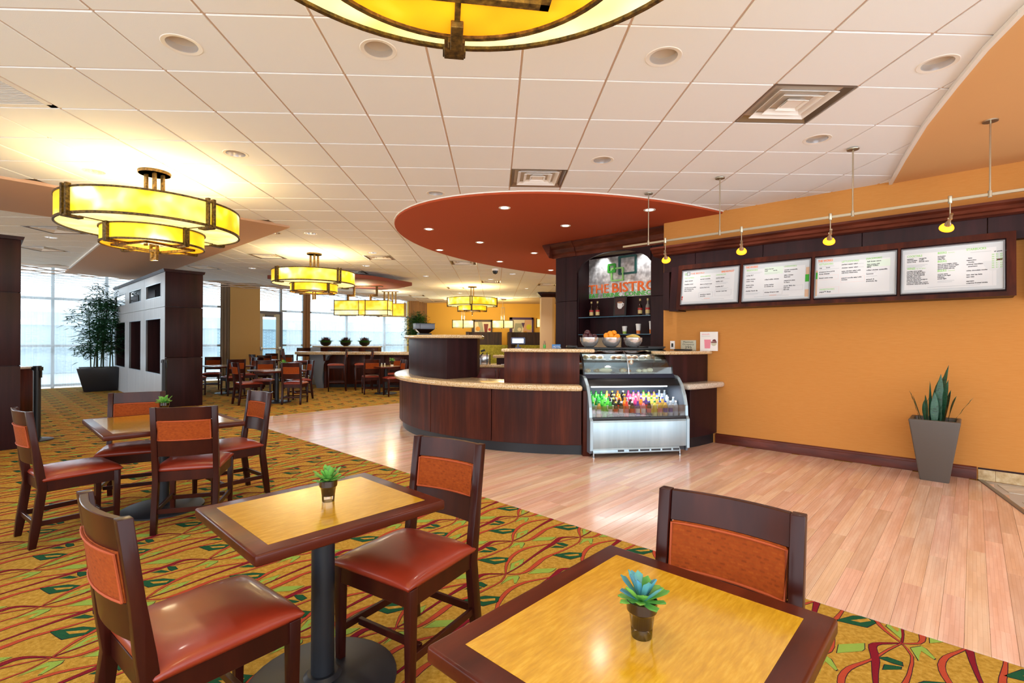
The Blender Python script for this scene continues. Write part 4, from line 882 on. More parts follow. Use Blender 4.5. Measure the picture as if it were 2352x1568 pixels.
rows=[
 [('teal','green','white'),('amber','green','white'),('lime','green','lime'),('green','green','white'),('dark','yellow','red'),('dark','white','white'),('red','red','rose'),('dark','white','red'),('purple','purple','white'),('rose','purple','white'),('dark','blue','rose'),('yellow','green','yellow'),('amber','blue','rose'),('amber','blue','blue'),('clear','white','blue'),('clear','white','clear')],
 [('green','green','white'),('green','green','white'),('lime','green','green'),('lime','green','white'),('dark','yellow','white'),('dark','red','red'),('orange','orange','orange'),('dark','white','white'),('pink','pink','purple'),('orange','purple','rose'),('purple','purple','red'),('yellow','green','white'),('amber','blue','white'),('amber','blue','yellow'),('clear','white','clear'),('clear','white','white')],
 [('green','green','white'),('lime','green','yellow'),('green','lime','white'),('lime','green','white'),('dark','red','white'),('dark','yellow','dark'),('orange','orange','white'),('dark','orange','white'),('pink','pink','white'),('rose','pink','pink'),('rose','blue','pink'),('yellow','green','white'),('amber','purple','white'),('yellow','blue','white'),('clear','white','white'),('clear','black','clear')],
 [('green','green','white'),('green','green','white'),('lime','green','white'),('green','green','lime'),('yellow','yellow','white'),('dark','yellow','white'),('orange','orange','white'),('dark','white','dark'),('pink','pink','white'),('rose','blue','white'),('rose','blue','rose'),('yellow','green','white'),('amber','blue','white'),('amber','purple','white'),('clear','white','dark'),('clear','white','clear')]]
ORD=['first','second','third','fourth','fifth','sixth','seventh','eighth','ninth','tenth','eleventh','twelfth','thirteenth','fourteenth','fifteenth','last']
RN=['front','second','third','rear']; CN={'teal':'pale green','amber':'amber','lime':'bright green','green':'green','dark':'dark cola','red':'red','orange':'orange','purple':'purple','rose':'pink','yellow':'pale yellow','clear':'clear water','pink':'magenta'}
for r in range(4):
    for k in range(16):
        liq,cap,lab=rows[r][k]; x=-.575+k*.0735+(.02 if r%2 else 0)+.004*math.sin(k*7+r*3); bottle(x,.105+r*.12,.4755+r*.033,liq,cap,lab,'%s drink bottle, %s row of the cooler, %s from the left'%(CN[liq],RN[r],ORD[k]))
# bowls of fruit on the case
def bowl(x,label):
    t=thing('fruit_bowl',label,'bowl',cpt(x,.78,1.346),0,'steel bowls on the display case')
    mb=MB(); pr=[(.045,0),(.062,.004),(.10,.035),(.125,.085),(.128,.135),(.1245,.135),(.1215,.088),(.096,.040),(.058,.010),(.001,.008)]
    mb.lathe(pr,36,cap=True); mb.build('bowl','chrome',t,smooth=True,ang=60); return t
bz=1.346
bowl(-.40,'steel bowl of dark plums, left on the display case'); bowl(-.085,'steel bowl of oranges, middle on the display case'); bowl(.235,'steel bowl of bananas, right on the display case')
def fruit(nm,m,bx,dx,dy,dz,r,label,grp):
    mb=MB(); mb.ball((0,0,0),r,10,(1,1,.93)); o=mb.build(nm,m,smooth=True); X=cpt(bx+dx,.78+dy,bz+dz); o.location=X; tag(o,label,nm,grp)
for k,(dx,dy,dz,d) in enumerate([(-.062,-.03,.142,'left front'),(.0,-.055,.15,'middle front'),(.066,-.02,.145,'right front'),(-.04,.045,.155,'top left'),(.035,.045,.15,'back'),(-.03,-.005,.20,'topmost')]): fruit('plum','apple',-.40,dx,dy,dz,.041,'dark plum in the left bowl, %s'%d,'plums in the left bowl')
for k,(dx,dy,dz,d) in enumerate([(-.072,-.02,.145,'far left'),(-.025,-.06,.155,'front left'),(.03,-.065,.13,'lowest in front'),(.077,-.03,.15,'front right'),(-.01,.01,.19,'upper middle'),(.05,.03,.20,'topmost right'),(-.05,.045,.165,'back left')]): fruit('orange','orange_fruit',-.085,dx,dy,dz,.041,'orange in the middle bowl, %s'%d,'oranges in the middle bowl')
for k in range(4):
    mb=MB(); pts=[(-.085+.028*i,0,.018*math.sin(PI*i/6)*(-1 if 0 else 1)) for i in range(7)]; mb.tube(pts,.016,8,rs=[.007,.014,.017,.018,.017,.013,.005])
    o=mb.build('banana','banana',smooth=True); o.location=cpt(.235,.74+k*.028,bz+.14+.01*(k%2)); o.rotation_euler=(rad(20*k),0,CA+rad(-14+6*k)); tag(o,'banana in the right bowl, %s'%['frontmost','second from the front','third from the front','rearmost'][k],'banana','bananas in the right bowl')
# ================================================================ TOWER WITH SIGN (bistro axes)
tw=thing('back_bar_tower','tall dark wood back bar tower with arch and cornice','back bar',(0,0,0),rad(-45))
TY0=7.35
def tb_(name,m,x0,x1,y0,y1,z0,z1,bevel=.002,par=tw): mb=MB(); mb.box(x0,x1,y0,y1,z0,z1); return mb.build(name,m,par,bevel=bevel,seg=1)
for (x0,x1) in ((-5.74,-5.51),(-5.505,-5.255)):
    tb_('pilaster_panel','espresso',x0,x1,TY0,TY0+.5,.0,2.16); tb_('pilaster_panel','espresso',x0,x1,TY0,TY0+.5,2.165,2.99)
for (z0,z1) in ((0,2.16),(2.165,2.99)): tb_('pilaster_panel','espresso',-3.80,-3.525,TY0,TY0+.5,z0,z1)
tb_('niche_side','espresso',-5.25,-5.235,TY0+.02,TY0+.5,0,2.99); tb_('niche_side','espresso',-3.815,-3.80,TY0+.02,TY0+.5,0,2.99)
for (x0,x1) in ((-5.25,-4.53),(-4.525,-3.8)): tb_('niche_back','espresso',x0,x1,TY0+.40,TY0+.42,0,2.99)
# arch valance
mb=MB(); n=24; pr=[(-5.25,2.99),(-5.25,2.66)]; xa,xb=-5.20,-3.80; 
for i in range(n+1):
    x=xa+(xb-xa)*i/n; u=(x-(-4.50))/.72; pr.append((x,2.66+ .31*math.sqrt(max(0,1-min(1,abs(u))**2.0))+.0))
pr+=[(-3.80,2.99)]
mb.prismy(pr,TY0-.02,TY0+.03); mb.build('arch','espresso',tw,bevel=.002,seg=1)
mb=MB(); mb.prismx([(TY0-.03,2.97),(TY0+.1,2.97),(TY0+.1,3.225),(TY0-.16,3.225),(TY0-.16,3.20),(TY0-.13,3.16),(TY0-.09,3.12),(TY0-.07,3.05),(TY0-.045,3.02)],-5.25,-3.525); mb.build('cornice','cornice_wood',tw)
mb=MB(); mb.prismx([(TY0-.05,2.97),(TY0+.1,2.97),(TY0+.1,3.225),(TY0-.18,3.225),(TY0-.18,3.20),(TY0-.15,3.16),(TY0-.11,3.12),(TY0-.09,3.05),(TY0-.065,3.02)],-5.76,-5.25)
mb.prismy([(-5.76,2.97),(-5.92,3.20),(-5.92,3.225),(-5.74,3.225)],TY0-.18,TY0+.5); mb.build('cornice','cornice_wood',tw)
sg=thing('bistro_sign','brushed metal bistro sign with linked squares logo','sign',(-4.62,TY0+.37,0),0); sg.parent=None
sg.location=RW(-4.58,TY0+.375)+(0,); sg.rotation_euler=(0,0,rad(-45))
def rrect(x0,x1,z0,z1,r,n=6):
    o=[]
    for cx,cz,a0 in ((x1-r,z1-r,0),(x0+r,z1-r,90),(x0+r,z0+r,180),(x1-r,z0+r,270)):
        for i in range(n+1): a=rad(a0+90*i/n); o.append((cx+r*math.cos(a),cz+r*math.sin(a)))
    return o
mb=MB(); mb.prismy(rrect(-.73,.73,2.215,2.945,.05),-.02,.0); mb.build('plate','sign_metal',sg,bevel=.003)
def sqr(x0,x1,z0,z1,t,m,y): # rounded square outline
    a=rrect(x0,x1,z0,z1,.02); b=rrect(x0+t,x1-t,z0+t,z1-t,.008); n=len(a); mb=MB(); y0,y1=y-.03,y
    vs=[(p[0],y0,p[1]) for p in a]+[(p[0],y0,p[1]) for p in b]+[(p[0],y1,p[1]) for p in a]+[(p[0],y1,p[1]) for p in b]
    fs=[]
    for i in range(n):
        j=(i+1)%n; fs+=[(i,j,n+j,n+i),(2*n+i,3*n+i,3*n+j,2*n+j),(i,2*n+i,2*n+j,j),(n+i,n+j,3*n+j,3*n+i)]
    mb.add(vs,fs); return mb.build('logo_square',m,sg)
# plane y'=7.70: coordinates relative to x'=-4.58
sqr(-.02,.335,2.605,2.935,.035,'logo_teal',-.022); sqr(-.17,.085,2.50,2.74,.026,'logo_lime',-.026); sqr(-.235,-.075,2.655,2.82,.036,'logo_green',-.03)
text('THE',.235,'sign_orange',sg,(-.655,-.021,2.305),ext=.012,fit=.43); text('BISTRO',.235,'sign_orange',sg,(-.155,-.021,2.305),ext=.012,bold=.004,fit=.865)
text('EAT . DRINK . CONNECT',.105,'sign_green',sg,(-.64,-.021,2.228),ext=.006,bold=.002,fit=1.30)
for z,zz in ((1.865,'upper'),(1.56,'lower')):
    t=thing('glass_shelf','%s blue-green glass shelf in the back bar niche'%zz,'shelf',RW(-4.525,TY0+.2)+(z-.01,),rad(-45)); mat_box('glass','glass_shelf',t,-.705,.705,-.18,.19,-.006,.006)
    mb=MB(); mb.box(-.705,.705,-.183,-.18,-.006,.006); mb.build('front_edge','shelf_teal',t)
def syrup(x,lq,lab): 
    t=thing('syrup_bottle',lab,'bottle',RW(x,TY0+.18)+(1.862,),rad(-45),'syrup bottles on the upper glass shelf')
    mb=MB(); mb.lathe([(.033,0),(.036,.005),(.036,.15),(.03,.175),(.015,.20),(.013,.25)],14); mb.build('glass','glass_cup' if 0 else lq,t,smooth=True)
    mb=MB(); mb.lathe([(.0372,.035),(.0372,.095)],14,cap=False); mb.build('label','label_cream',t,smooth=True); mb=MB(); mb.lathe([(.0372,.098),(.0372,.13)],14,cap=False); mb.build('label','label_red',t,smooth=True)
    mb=MB(); mb.lathe([(.016,.25),(.016,.285),(.001,.286)],12); mb.build('cap','cap_gold',t,smooth=True)
syrup(-5.06,'syrup','far left syrup bottle with red and cream label'); syrup(-4.93,'syrup','second syrup bottle from the left on the shelf'); syrup(-4.09,'syrup','syrup bottle left of the clear one at shelf right'); syrup(-3.95,'syrup_clear','clear syrup bottle at the right end of the shelf')
t=thing('coffee_picture','dark framed picture of a coffee cup on the glass shelf','picture',RW(-4.52,TY0+.24)+(1.862,),rad(-45))
mb=MB(); Tl=Matrix.Rotation(rad(-5),4,'X'); mb.box(-.125,.125,0,.015,0,.36,Tl); mb.build('frame','black_plastic',t); mb=MB(); mb.box(-.095,.095,-.002,0,.04,.33,Tl); mb.build('print','card_brown',t)
mb=MB(); mb.prismy([(-.05,.25),(-.045,.17),(-.02,.14),(.03,.14),(.05,.17),(.055,.25)],-.006,-.002,Tl); mb.prismy([(.055,.24),(.08,.23),(.075,.19),(.05,.17),(.05,.18),(.066,.195),(.068,.22),(.055,.225)],-.006,-.002,Tl); mb.build('printed_cup','cup_white',t); mb=MB(); mb.prismy([(.055*math.cos(a*.5236)+.0025,.25+.016*math.sin(a*.5236)) for a in range(12)],-.008,-.006,Tl); mb.build('printed_coffee','coffee',t)
def cup(x,h,m,lab):
    t=thing('paper_cup',lab,'cup',RW(x,TY0+.16)+(1.557,),rad(-45),'paper cups on the lower glass shelf'); r=.042
    mb=MB(); mb.lathe([(r*.72,0),(r*.98,h-.02)],18); mb.build('cup','cup_white',t,smooth=True); mb=MB(); mb.lathe([(r*.73,.004),(r*.83,h*.34)],18,cap=False); b=mb.build('band',m,t,smooth=True); b.scale=(1.01,1.01,1)
    mb=MB(); mb.lathe([(r*1.06,h-.02),(r*1.06,h-.008),(r*.95,h),(.001,h)],18); mb.build('lid','cup_white',t,smooth=True)
cup(-4.37,.135,'cup_green','smallest white paper cup with green band'); cup(-4.11,.17,'cup_orange','middle white paper cup with orange band'); cup(-3.87,.21,'cup_orange','tallest white paper cup at right of the shelf')
spot(*RW(-4.95,TY0+.2),3.0,10,80,.6,(.95,.97,1),tgt=RW(-4.9,TY0+.4)+(2.5,)); spot(*RW(-4.1,TY0+.2),3.0,10,80,.6,(.95,.97,1),tgt=RW(-4.1,TY0+.4)+(2.5,))
# beige panel seen behind bowls
t=thing('service_panel','plain beige board behind the fruit bowls','board',RW(-4.75,TY0+.395)+(1.0,),rad(-45)); mat_box('board','beige_paint',t,-.42,.18,-.01,.004,0,.50)
# ================================================================ MENU WALL (bistro axes)
MY=6.80
mw=thing('menu_cabinet','long dark wood menu cabinet with cornice on orange wall','menu cabinet',(0,0,0),rad(-45))
def mb_(name,m,x0,x1,y0,y1,z0,z1,bevel=.002,par=mw): mb=MB(); mb.box(x0,x1,y0,y1,z0,z1); return mb.build(name,m,par,bevel=bevel,seg=1)
# back panels (above and around)
xs=[-3.40,-2.92,-2.02,-.95,.10,1.2]
for a,b in zip(xs,xs[1:]): mb_('back_panel','espresso',a+.003,b-.003,MY+.17,WY-.002,2.46,2.70)
mb_('end_panel','espresso',-3.40,-3.30,MY+.15,WY-.002,1.90,2.46); mb_('end_panel','espresso',.42,1.5,MY+.15,WY-.002,1.85,2.46)
mb=MB(); mb.prismx([(MY+.12,2.70),(WY-.002,2.70),(WY-.002,2.82),(MY-.03,2.82),(MY-.03,2.795),(MY+.01,2.775),(MY+.03,2.745),(MY+.06,2.735),(MY+.075,2.71)],-3.52,1.6); mb.build('cornice','cornice_wood',mw)
# the leaning box that holds the boards
Tm=lambda z:None
lean=[(MY-.06,1.885),(WY-.002,1.885),(WY-.002,2.52),(MY+.03,2.52)]
boards_=[(-3.035,-2.252),(-2.208,-1.432),(-1.388,-.612),(-.575,.222)]
zt,zb=2.435,1.945
def leanY(z): return MY-.06+.09*(z-1.885)/(2.52-1.885)
mb=MB(); mb.prismx([(leanY(1.885),1.885),(leanY(1.885)+.03,1.885),(leanY(1.93)+.03,1.93),(leanY(1.93),1.93)],-3.10,.30); mb.prismx([(leanY(2.455),2.455),(leanY(2.455)+.03,2.455),(leanY(2.52)+.03,2.52),(leanY(2.52),2.52)],-3.10,.30)
for a,b in ((-3.10,-3.045),(-2.245,-2.215),(-1.425,-1.395),(-.605,-.582),(.232,.30)): mb.prismx([(leanY(1.93),1.93),(leanY(1.93)+.03,1.93),(leanY(2.455)+.03,2.455),(leanY(2.455),2.455)],a,b)
mb.build('face_frame','bar_wood',mw)
mb=MB(); mb.prismx([(leanY(1.9)+.03,1.885),(WY-.002,1.885),(WY-.002,2.52),(leanY(2.52)+.03,2.52)],-3.09,.29); mb.build('box','espresso',mw)
mb=MB(); mb.prismx([(MY+.02,1.87),(WY-.002,1.87),(WY-.002,2.52),(MY+.1,2.52)],-3.24,-3.1); mb.build('side_cheek','espresso',mw)
tilt=math.atan2(.09,.635)
def menu(k,label):
    x0,x1=boards_[k]; t=thing('menu_board',label,'menu board',RW(x0,leanY(zb)-.002)+(zb,),0,'menu boards'); t.rotation_euler=(-tilt,0,rad(-45)); 
    W_=x1-x0; H_=(zt-zb)/math.cos(tilt)
    mb=MB(); 
    for q in ((0,W_,0,.012),(0,W_,H_-.012,H_),(0,.012,.012,H_-.012),(W_-.012,W_,.012,H_-.012)): mb.box(q[0],q[1],-.018,.0,q[2],q[3])
    mb.build('frame','menu_frame',t,bevel=.002,seg=1)
    mb=MB(); mb.box(.012,W_-.012,-.006,0,.012,H_-.012); mb.build('backing','menu_white',t)
    mb=MB(); mb.box(.03,W_-.06,-.008,-.006,.045,H_-.07 if k!=3 else H_-.06); mb.build('card','menu_card',t)
    return t,W_,H_
def lines(t,x,z,items,size=.017,m='ink_dark',gap=.024,bold=.0007):
    size*=1.12
    if isinstance(items,str): items=[items]
    for i,s_ in enumerate(items): 
        if s_: text(s_,size,m,t,(x,-.0085,z-i*gap),ext=.0002,bold=bold)
def greyl(t,x,z,w,n=1,gap=.013,m='ink_grey'):
    mb=MB(); 
    for i in range(n): 
        ww=w*(1-.25*((i*7)%3)/2); mb.box(x,x+ww,-.0092,-.0084,z-i*gap,z-i*gap+.003)
    o=mb.build('small_print',m,t); return o
t,W_,H_=menu(0,'breakfast menu board, leftmost of the four')
text('THE BISTRO',.032,'ink_orange',t,(.125,-.0085,H_-.065),ext=.0002,fit=.19); text('BREAKFAST',.034,'ink_orange',t,(.55,-.0085,H_-.075),ext=.0002,bold=.0008,fit=.165)
for q,m in (((.045,.07,H_-.07,H_-.04),'ink_green'),((.07,.115,H_-.078,H_-.028),'ink_dark')):
    a,b,c,d=q; mb=MB(); 
    for r_ in ((a,b,c,c+.004),(a,b,d-.004,d),(a,a+.004,c,d),(b-.004,b,c,d)): mb.box(r_[0],r_[1],-.0095,-.0084,r_[2],r_[3])
    mb.build('logo_square',m,t)
text('FAST & FRESH',.026,'ink_green',t,(.045,-.0085,H_-.12),ext=.0002,fit=.13); text('PAN & GRIDDLE',.026,'ink_green',t,(.265,-.0085,H_-.115),ext=.0002,fit=.14); text('SANDWICHES',.026,'ink_green',t,(.48,-.0085,H_-.11),ext=.0002,fit=.13)
lines(t,.045,H_-.16,['classic oatmeal','','breakfast cereal','','granola yogurt parfait','ripe strawberries','fresh cut fruit']); lines(t,.265,H_-.15,['morning scramble','','','thick cut french toast','','market fried eggs']); lines(t,.48,H_-.15,['sunrise starter','','healthy start','','','breakfast BLT']); lines(t,.275,H_-.365,['strawberry banana','smoothie']); lines(t,.49,H_-.335,['morning meal deal'])
greyl(t,.265,H_-.17,.17,2); greyl(t,.265,H_-.245,.15,1); greyl(t,.48,H_-.165,.18,1); greyl(t,.48,H_-.215,.16,2); greyl(t,.48,H_-.29,.17,2); greyl(t,.3,.06,.3,1); greyl(t,.33,.075,.08,1,m='ink_orange')
for q in ((.255,.45,H_-.40,H_-.33),(.475,.69,H_-.39,H_-.31)):
    mb=MB(); a,b,c,d=q
    for r_ in ((a,b,c,c+.0015),(a,b,d-.0015,d),(a,a+.0015,c,d),(b-.0015,b,c,d)): mb.box(r_[0],r_[1],-.0092,-.0084,r_[2],r_[3])
    mb.build('ruled_box','ink_grey',t)
mb=MB(); mb.ball((.022,-.008,.11),.018,6,(.5,.2,1)); mb.ball((.02,-.008,.08),.012,6,(.6,.2,1)); mb.build('printed_berries','label_red',t)
t,W_,H_=menu(1,'menu board with breadworks and ovenworks, second from the left')
text('THE WORKS',.036,'ink_orange',t,(.03,-.0085,H_-.05),ext=.0002,bold=.0008,fit=.15); text('BREADWORKS',.028,'ink_green',t,(.045,-.0085,H_-.09),ext=.0002,fit=.135,bold=.0004); text('OVENWORKS',.028,'ink_green',t,(.49,-.0085,H_-.08),ext=.0002,fit=.135)
mb=MB(); mb.box(.26,.475,-.0086,-.008,H_-.155,H_-.06); mb.build('tinted_box','ink_mint',t)
lines(t,.045,H_-.155,['turkey BLT','','grilled chicken','caesar wrap','','chunk white','tuna salad','','cheddar french dip'],gap=.0255); lines(t,.265,H_-.09,['bistro burger','beef            veggie','','','','','grilled buffalo chicken','','','turkey reuben','on marble rye'],gap=.0225); lines(t,.49,H_-.12,['tomato mozzarella','flatbread','','BBQ chicken','flatbread','','pepperoni pizza','to share','','tender BBQ ribs','half rack','full rack'],gap=.0225); lines(t,.27,H_-.39,['chicken & bacon melt'])
greyl(t,.045,H_-.115,.19,2); greyl(t,.045,H_-.385,.17,2); greyl(t,.265,H_-.135,.17,2); greyl(t,.15,.06,.4,1); greyl(t,.33,.07,.08,1,m='ink_orange')
for q in ((.26,.475,H_-.42,H_-.35),(.485,.70,H_-.375,H_-.315)):
    mb=MB(); a,b,c,d=q
    for r_ in ((a,b,c,c+.0015),(a,b,d-.0015,d),(a,a+.0015,c,d),(b-.0015,b,c,d)): mb.box(r_[0],r_[1],-.0092,-.0084,r_[2],r_[3])
    mb.build('ruled_box','ink_grey',t)
mb=MB(); mb.box(W_-.05,W_-.014,-.0075,-.006,H_-.19,H_-.10); mb.build('printed_food','food_tan',t); mb=MB(); mb.box(W_-.055,W_-.014,-.0075,-.006,.03,.12); mb.build('printed_food','food_tan',t); mb=MB(); mb.box(W_-.055,W_-.014,-.0078,-.006,H_-.28,H_-.19); mb.build('printed_leaves','logo_green',t)
t,W_,H_=menu(2,'menu board with kettleworks and snackworks, third from the left')
text('THE WORKS',.036,'ink_orange',t,(.03,-.0085,H_-.055),ext=.0002,bold=.0008,fit=.15); 
for x,z,s_,w_ in ((.045,.095,'KETTLEWORKS',.14),(.27,.085,'LETTUCEWORKS',.165),(.50,.075,'SNACKWORKS',.145)): text(s_,.028,'ink_green',t,(x,-.0085,H_-z),ext=.0002,fit=w_,bold=.0004)
mb=MB(); mb.box(.505,.72,-.0086,-.008,H_-.165,H_-.085); mb.build('tinted_box','ink_mint',t)
lines(t,.045,H_-.135,['cup        bowl','','signature broccoli &','three cheeses','','french onion soup'],gap=.0245); lines(t,.27,H_-.115,['perfect caesar salad','','chicken caesar salad','','asian chicken salad with','chili lime vinaigrette','','','peanut noodle salad with','chicken'],gap=.020); lines(t,.51,H_-.105,['half dozen wings','','thai sweet chili','classic buffalo','BBQ'],gap=.0165); lines(t,.505,H_-.205,['grilled chicken quesadilla','','hummus','','','spinach &','artichoke dip'],gap=.021)
text('DESSERTWORKS',.028,'ink_green',t,(.055,-.0085,.095),ext=.0002,fit=.15); lines(t,.055,.068,['pepsi™ float'],size=.02)
greyl(t,.045,H_-.115,.15,1); greyl(t,.045,H_-.15,.2,1); greyl(t,.505,H_-.225,.09,1); greyl(t,.505,H_-.27,.1,1); greyl(t,.42,H_-.115,.06,1); greyl(t,.42,H_-.155,.06,1)
for q,m in (((.04,.24,H_-.275,H_-.22),'ink_rose'),((.265,.49,H_-.32,H_-.255),'ink_rose'),((.04,.25,.05,.13),'ink_rose')):
    mb=MB(); a,b,c,d=q
    for r_ in ((a,b,c,c+.0015),(a,b,d-.0015,d),(a,a+.0015,c,d),(b-.0015,b,c,d)): mb.box(r_[0],r_[1],-.0092,-.0084,r_[2],r_[3])
    mb.build('ruled_box',m,t)
mb=MB(); mb.box(.013,.03,-.0075,-.006,.03,.34); mb.build('printed_food','food_tan',t); mb=MB(); mb.box(.013,.03,-.0078,-.006,H_-.26,H_-.18); mb.build('printed_leaves','logo_green',t)
t,W_,H_=menu(3,'drinks menu board with wine glass, rightmost of the four')
for x,z,s_,w_ in ((.05,.095,'COCKTAILS',.125),(.05,.23,'WINES',.07),(.30,.085,'BEERS',.07),(.30,.175,'BEERS',.07),(.30,.275,'BEERS',.07),(.52,.075,'STARBUCKS',.145)): text(s_,.030,'ink_green',t,(x,-.0085,H_-z),ext=.0002,fit=w_,bold=.0005)
lines(t,.05,H_-.12,['appletini','cosmopolitan','lemon drop'],gap=.0165,size=.014); lines(t,.15,H_-.12,['margarita','mojito','bloody mary'],gap=.0165,size=.014)
lines(t,.05,H_-.255,['meridian pinot grigio','brancott sauvignon blanc','clos du bois chardonnay','beringer white zinfandel','estancia pinot noir','clos du bois merlot','estancia cabernet sauvignon','le crema pinot noir','robert mondavi napa merlot','franciscan cabernet sauvignon'],gap=.0155,size=.0135)
lines(t,.30,H_-.115,['budweiser','bud light','miller lite'],gap=.016,size=.0135); lines(t,.30,H_-.20,['blue moon belgian white','samuel adams boston lager','samuel adams seasonal','sierra nevada pale ale'],gap=.0165,size=.0135); lines(t,.30,H_-.305,['corona extra','stella artois lager','heineken','amstel light'],gap=.0165,size=.0135)
lines(t,.52,H_-.16,['   latte','cappuccino','   mocha','caramel macchiato','   americano','','white chocolate mocha','','tazo chai tea latte','tazo teas','','espresso','creamice frosted drinks'],gap=.0215,size=.0145)
text('by the glass',.016,'ink_green',t,(.13,-.0085,H_-.228),ext=.0002); text('domestic',.014,'ink_green',t,(.38,-.0085,H_-.083),ext=.0002); text('imported',.014,'ink_green',t,(.38,-.0085,H_-.273),ext=.0002)
lines(t,.72,H_-.11,['tall  grande  venti'],size=.0115)
for i in range(7): lines(t,.705,H_-.14-i*.022,['2.6   3.1   3.7'],size=.0125,m='ink_green')
greyl(t,.05,H_-.185,.17,3,.012); greyl(t,.22,.06,.4,1); greyl(t,.55,H_-.10,.15,1); greyl(t,.30,H_-.375,.13,2)
def disc(cx,cz,a,b,y0,y1,ang0=0,ang1=360,n=28): return [(cx+a*math.cos(rad(ang0+(ang1-ang0)*i/n)),cz+b*math.sin(rad(ang0+(ang1-ang0)*i/n))) for i in range(n+1)]
mb=MB(); mb.prismy(disc(W_-.085,H_-.20,.07,.10,0,0,180,360),-.0083,-.0079); mb.box(W_-.09,W_-.084,-.0083,-.0079,.05,H_-.29); mb.build('printed_glass','wine_pale',t)
mb=MB(); mb.prismy([(W_-.058,H_-.185),(W_-.016,H_-.18),(W_-.02,H_-.22),(W_-.035,H_-.25),(W_-.058,H_-.275)],-.0078,-.006); mb.build('printed_wine','wine_red',t)
# wall plate, notice, poster
t=thing('light_switch','small white switch plate on the orange wall','switch',RW(-3.305,WY-.012)+(1.315,),rad(-45)); mat_box('plate','paper',t,-.036,.036,0,.01,0,.125,bevel=.003); mat_box('rocker','black_plastic',t,-.014,.014,-.003,.002,.035,.09)
t=thing('occupancy_sign','beige maximum occupancy 295 notice on the wall','sign',RW(-3.06,WY-.012)+(1.302,),rad(-45)); mat_box('plate','sign_beige',t,-.115,.115,0,.01,0,.15,bevel=.003)
for s_,z,f in (('Maximum',.112,.15),('Occupancy',.078,.17),('295',.028,.10)): text(s_,.036 if s_!='295' else .052,'ink_black',t,(0,-.0008,z),align='CENTER',ext=.0004,fit=f)
t=thing('smoothie_poster','white countertop poster with pink smoothie picture','poster',RW(-2.74,WY-.06)+(1.301,),rad(-45)); mat_box('card','paper',t,-.125,.125,0,.006,0,.27)
mb=MB(); mb.prismy([(-.065,.16),(-.058,.035),(.018,.035),(.028,.16)],-.003,0); mb.build('printed_drink','pink_drink',t); mb=MB(); mb.prismy(disc(.07,.13,.045,.02,0,0,180,360),-.003,0); mb.prismy([(.045,.135),(.06,.16),(.085,.165),(.10,.15),(.105,.13)],-.004,0); mb.build('printed_berries','berry',t); mb=MB(); mb.prismy(disc(.07,.115,.04,.045,0,0,180,360),-.0035,0); mb.build('printed_bowl','sign_beige',t)
text('smooth.',.035,'pink_drink',t,(-.1,-.0008,.225),ext=.0004); greyl(t,-.1,.205,.12,1)
# ---- track lighting
TKY=5.62; tk=thing('track_rail','brushed nickel track light rail on four ceiling stems','track',(0,0,0),rad(-45))
mb=MB(); mb.box(-3.30,.9,TKY-.006,TKY+.006,2.63,2.655); mb.build('rail','nickel',tk,bevel=.002,seg=1)
for x in (-2.944,-2.077,-.84,.095):
    mb=MB(); mb.tube([(x,TKY,2.63),(x,TKY,CZ-.02)],.0065,10); mb.lathe([(.014,2.62),(.014,2.672)],12,Matrix.Translation((x,TKY,0))); s_=mb.build('stem','nickel',tk,smooth=True)
    mb=MB(); mb.lathe([(.05,CZ-.03 if x>0 else CZ-.016),(.052,CZ-.01)],24,Matrix.Translation((x,TKY,0))); mb.build('canopy','nickel',tk,smooth=True)
def spotlight(x,label,tx):
    t=thing('track_spotlight',label,'spotlight',RW(x,TKY)+(2.66,),rad(-45),'spotlights on the track')
    mb=MB(); mb.lathe([(.013,-.045),(.015,-.04),(.015,.015),(.012,.018)],14); mb.tube([(0,0,-.04),(0,0,-.165)],.005,8); mb.build('drop_stem','nickel',t,smooth=True)
    T=Matrix.Translation((0,0,-.175))@Matrix.Rotation(rad(-125),4,'X')@Matrix.Rotation(0,4,'Z')
    T=Matrix.Translation((.0,.0,-.175))@Matrix.Rotation(rad(18),4,'Z')@Matrix.Rotation(rad(-128),4,'X')
    mb=MB(); mb.lathe([(.012,-.05),(.012,.03),(.022,.045),(.026,.075)],16,T); mb.lathe([(.012,-.015),(.012,.015)],10,Matrix.Translation((0,0,-.175))@Matrix.Rotation(PI/2,4,'Y')); mb.build('lamp_head','nickel',t,smooth=True)
    mb=MB(); mb.lathe([(.026,.07),(.045,.085),(.052,.10),(.052,.108),(.045,.112),(.03,.108)],24,T,cap=False); mb.build('amber_ring','spot_amber',t,smooth=True)
    mb=MB(); mb.lathe([(.001,.112),(.03,.108),(.036,.10)],20,T,cap=False); mb.build('lens','lamp_white',t,smooth=True)
    wx,wy=RW(x,TKY+.1); spot(wx,wy,2.38,16,62,1,(1,.94,.88),tgt=RW(tx,WY-.1)+(2.60,),size=.04)
spotlight(-2.722,'leftmost track spotlight in front of the tower edge',-3.0); spotlight(-1.844,'second track spotlight, above the first menu board',-2.0); spotlight(-1.02,'third track spotlight, above the third menu board',-1.0); spotlight(-.149,'rightmost track spotlight, above the drinks board',-.1); 
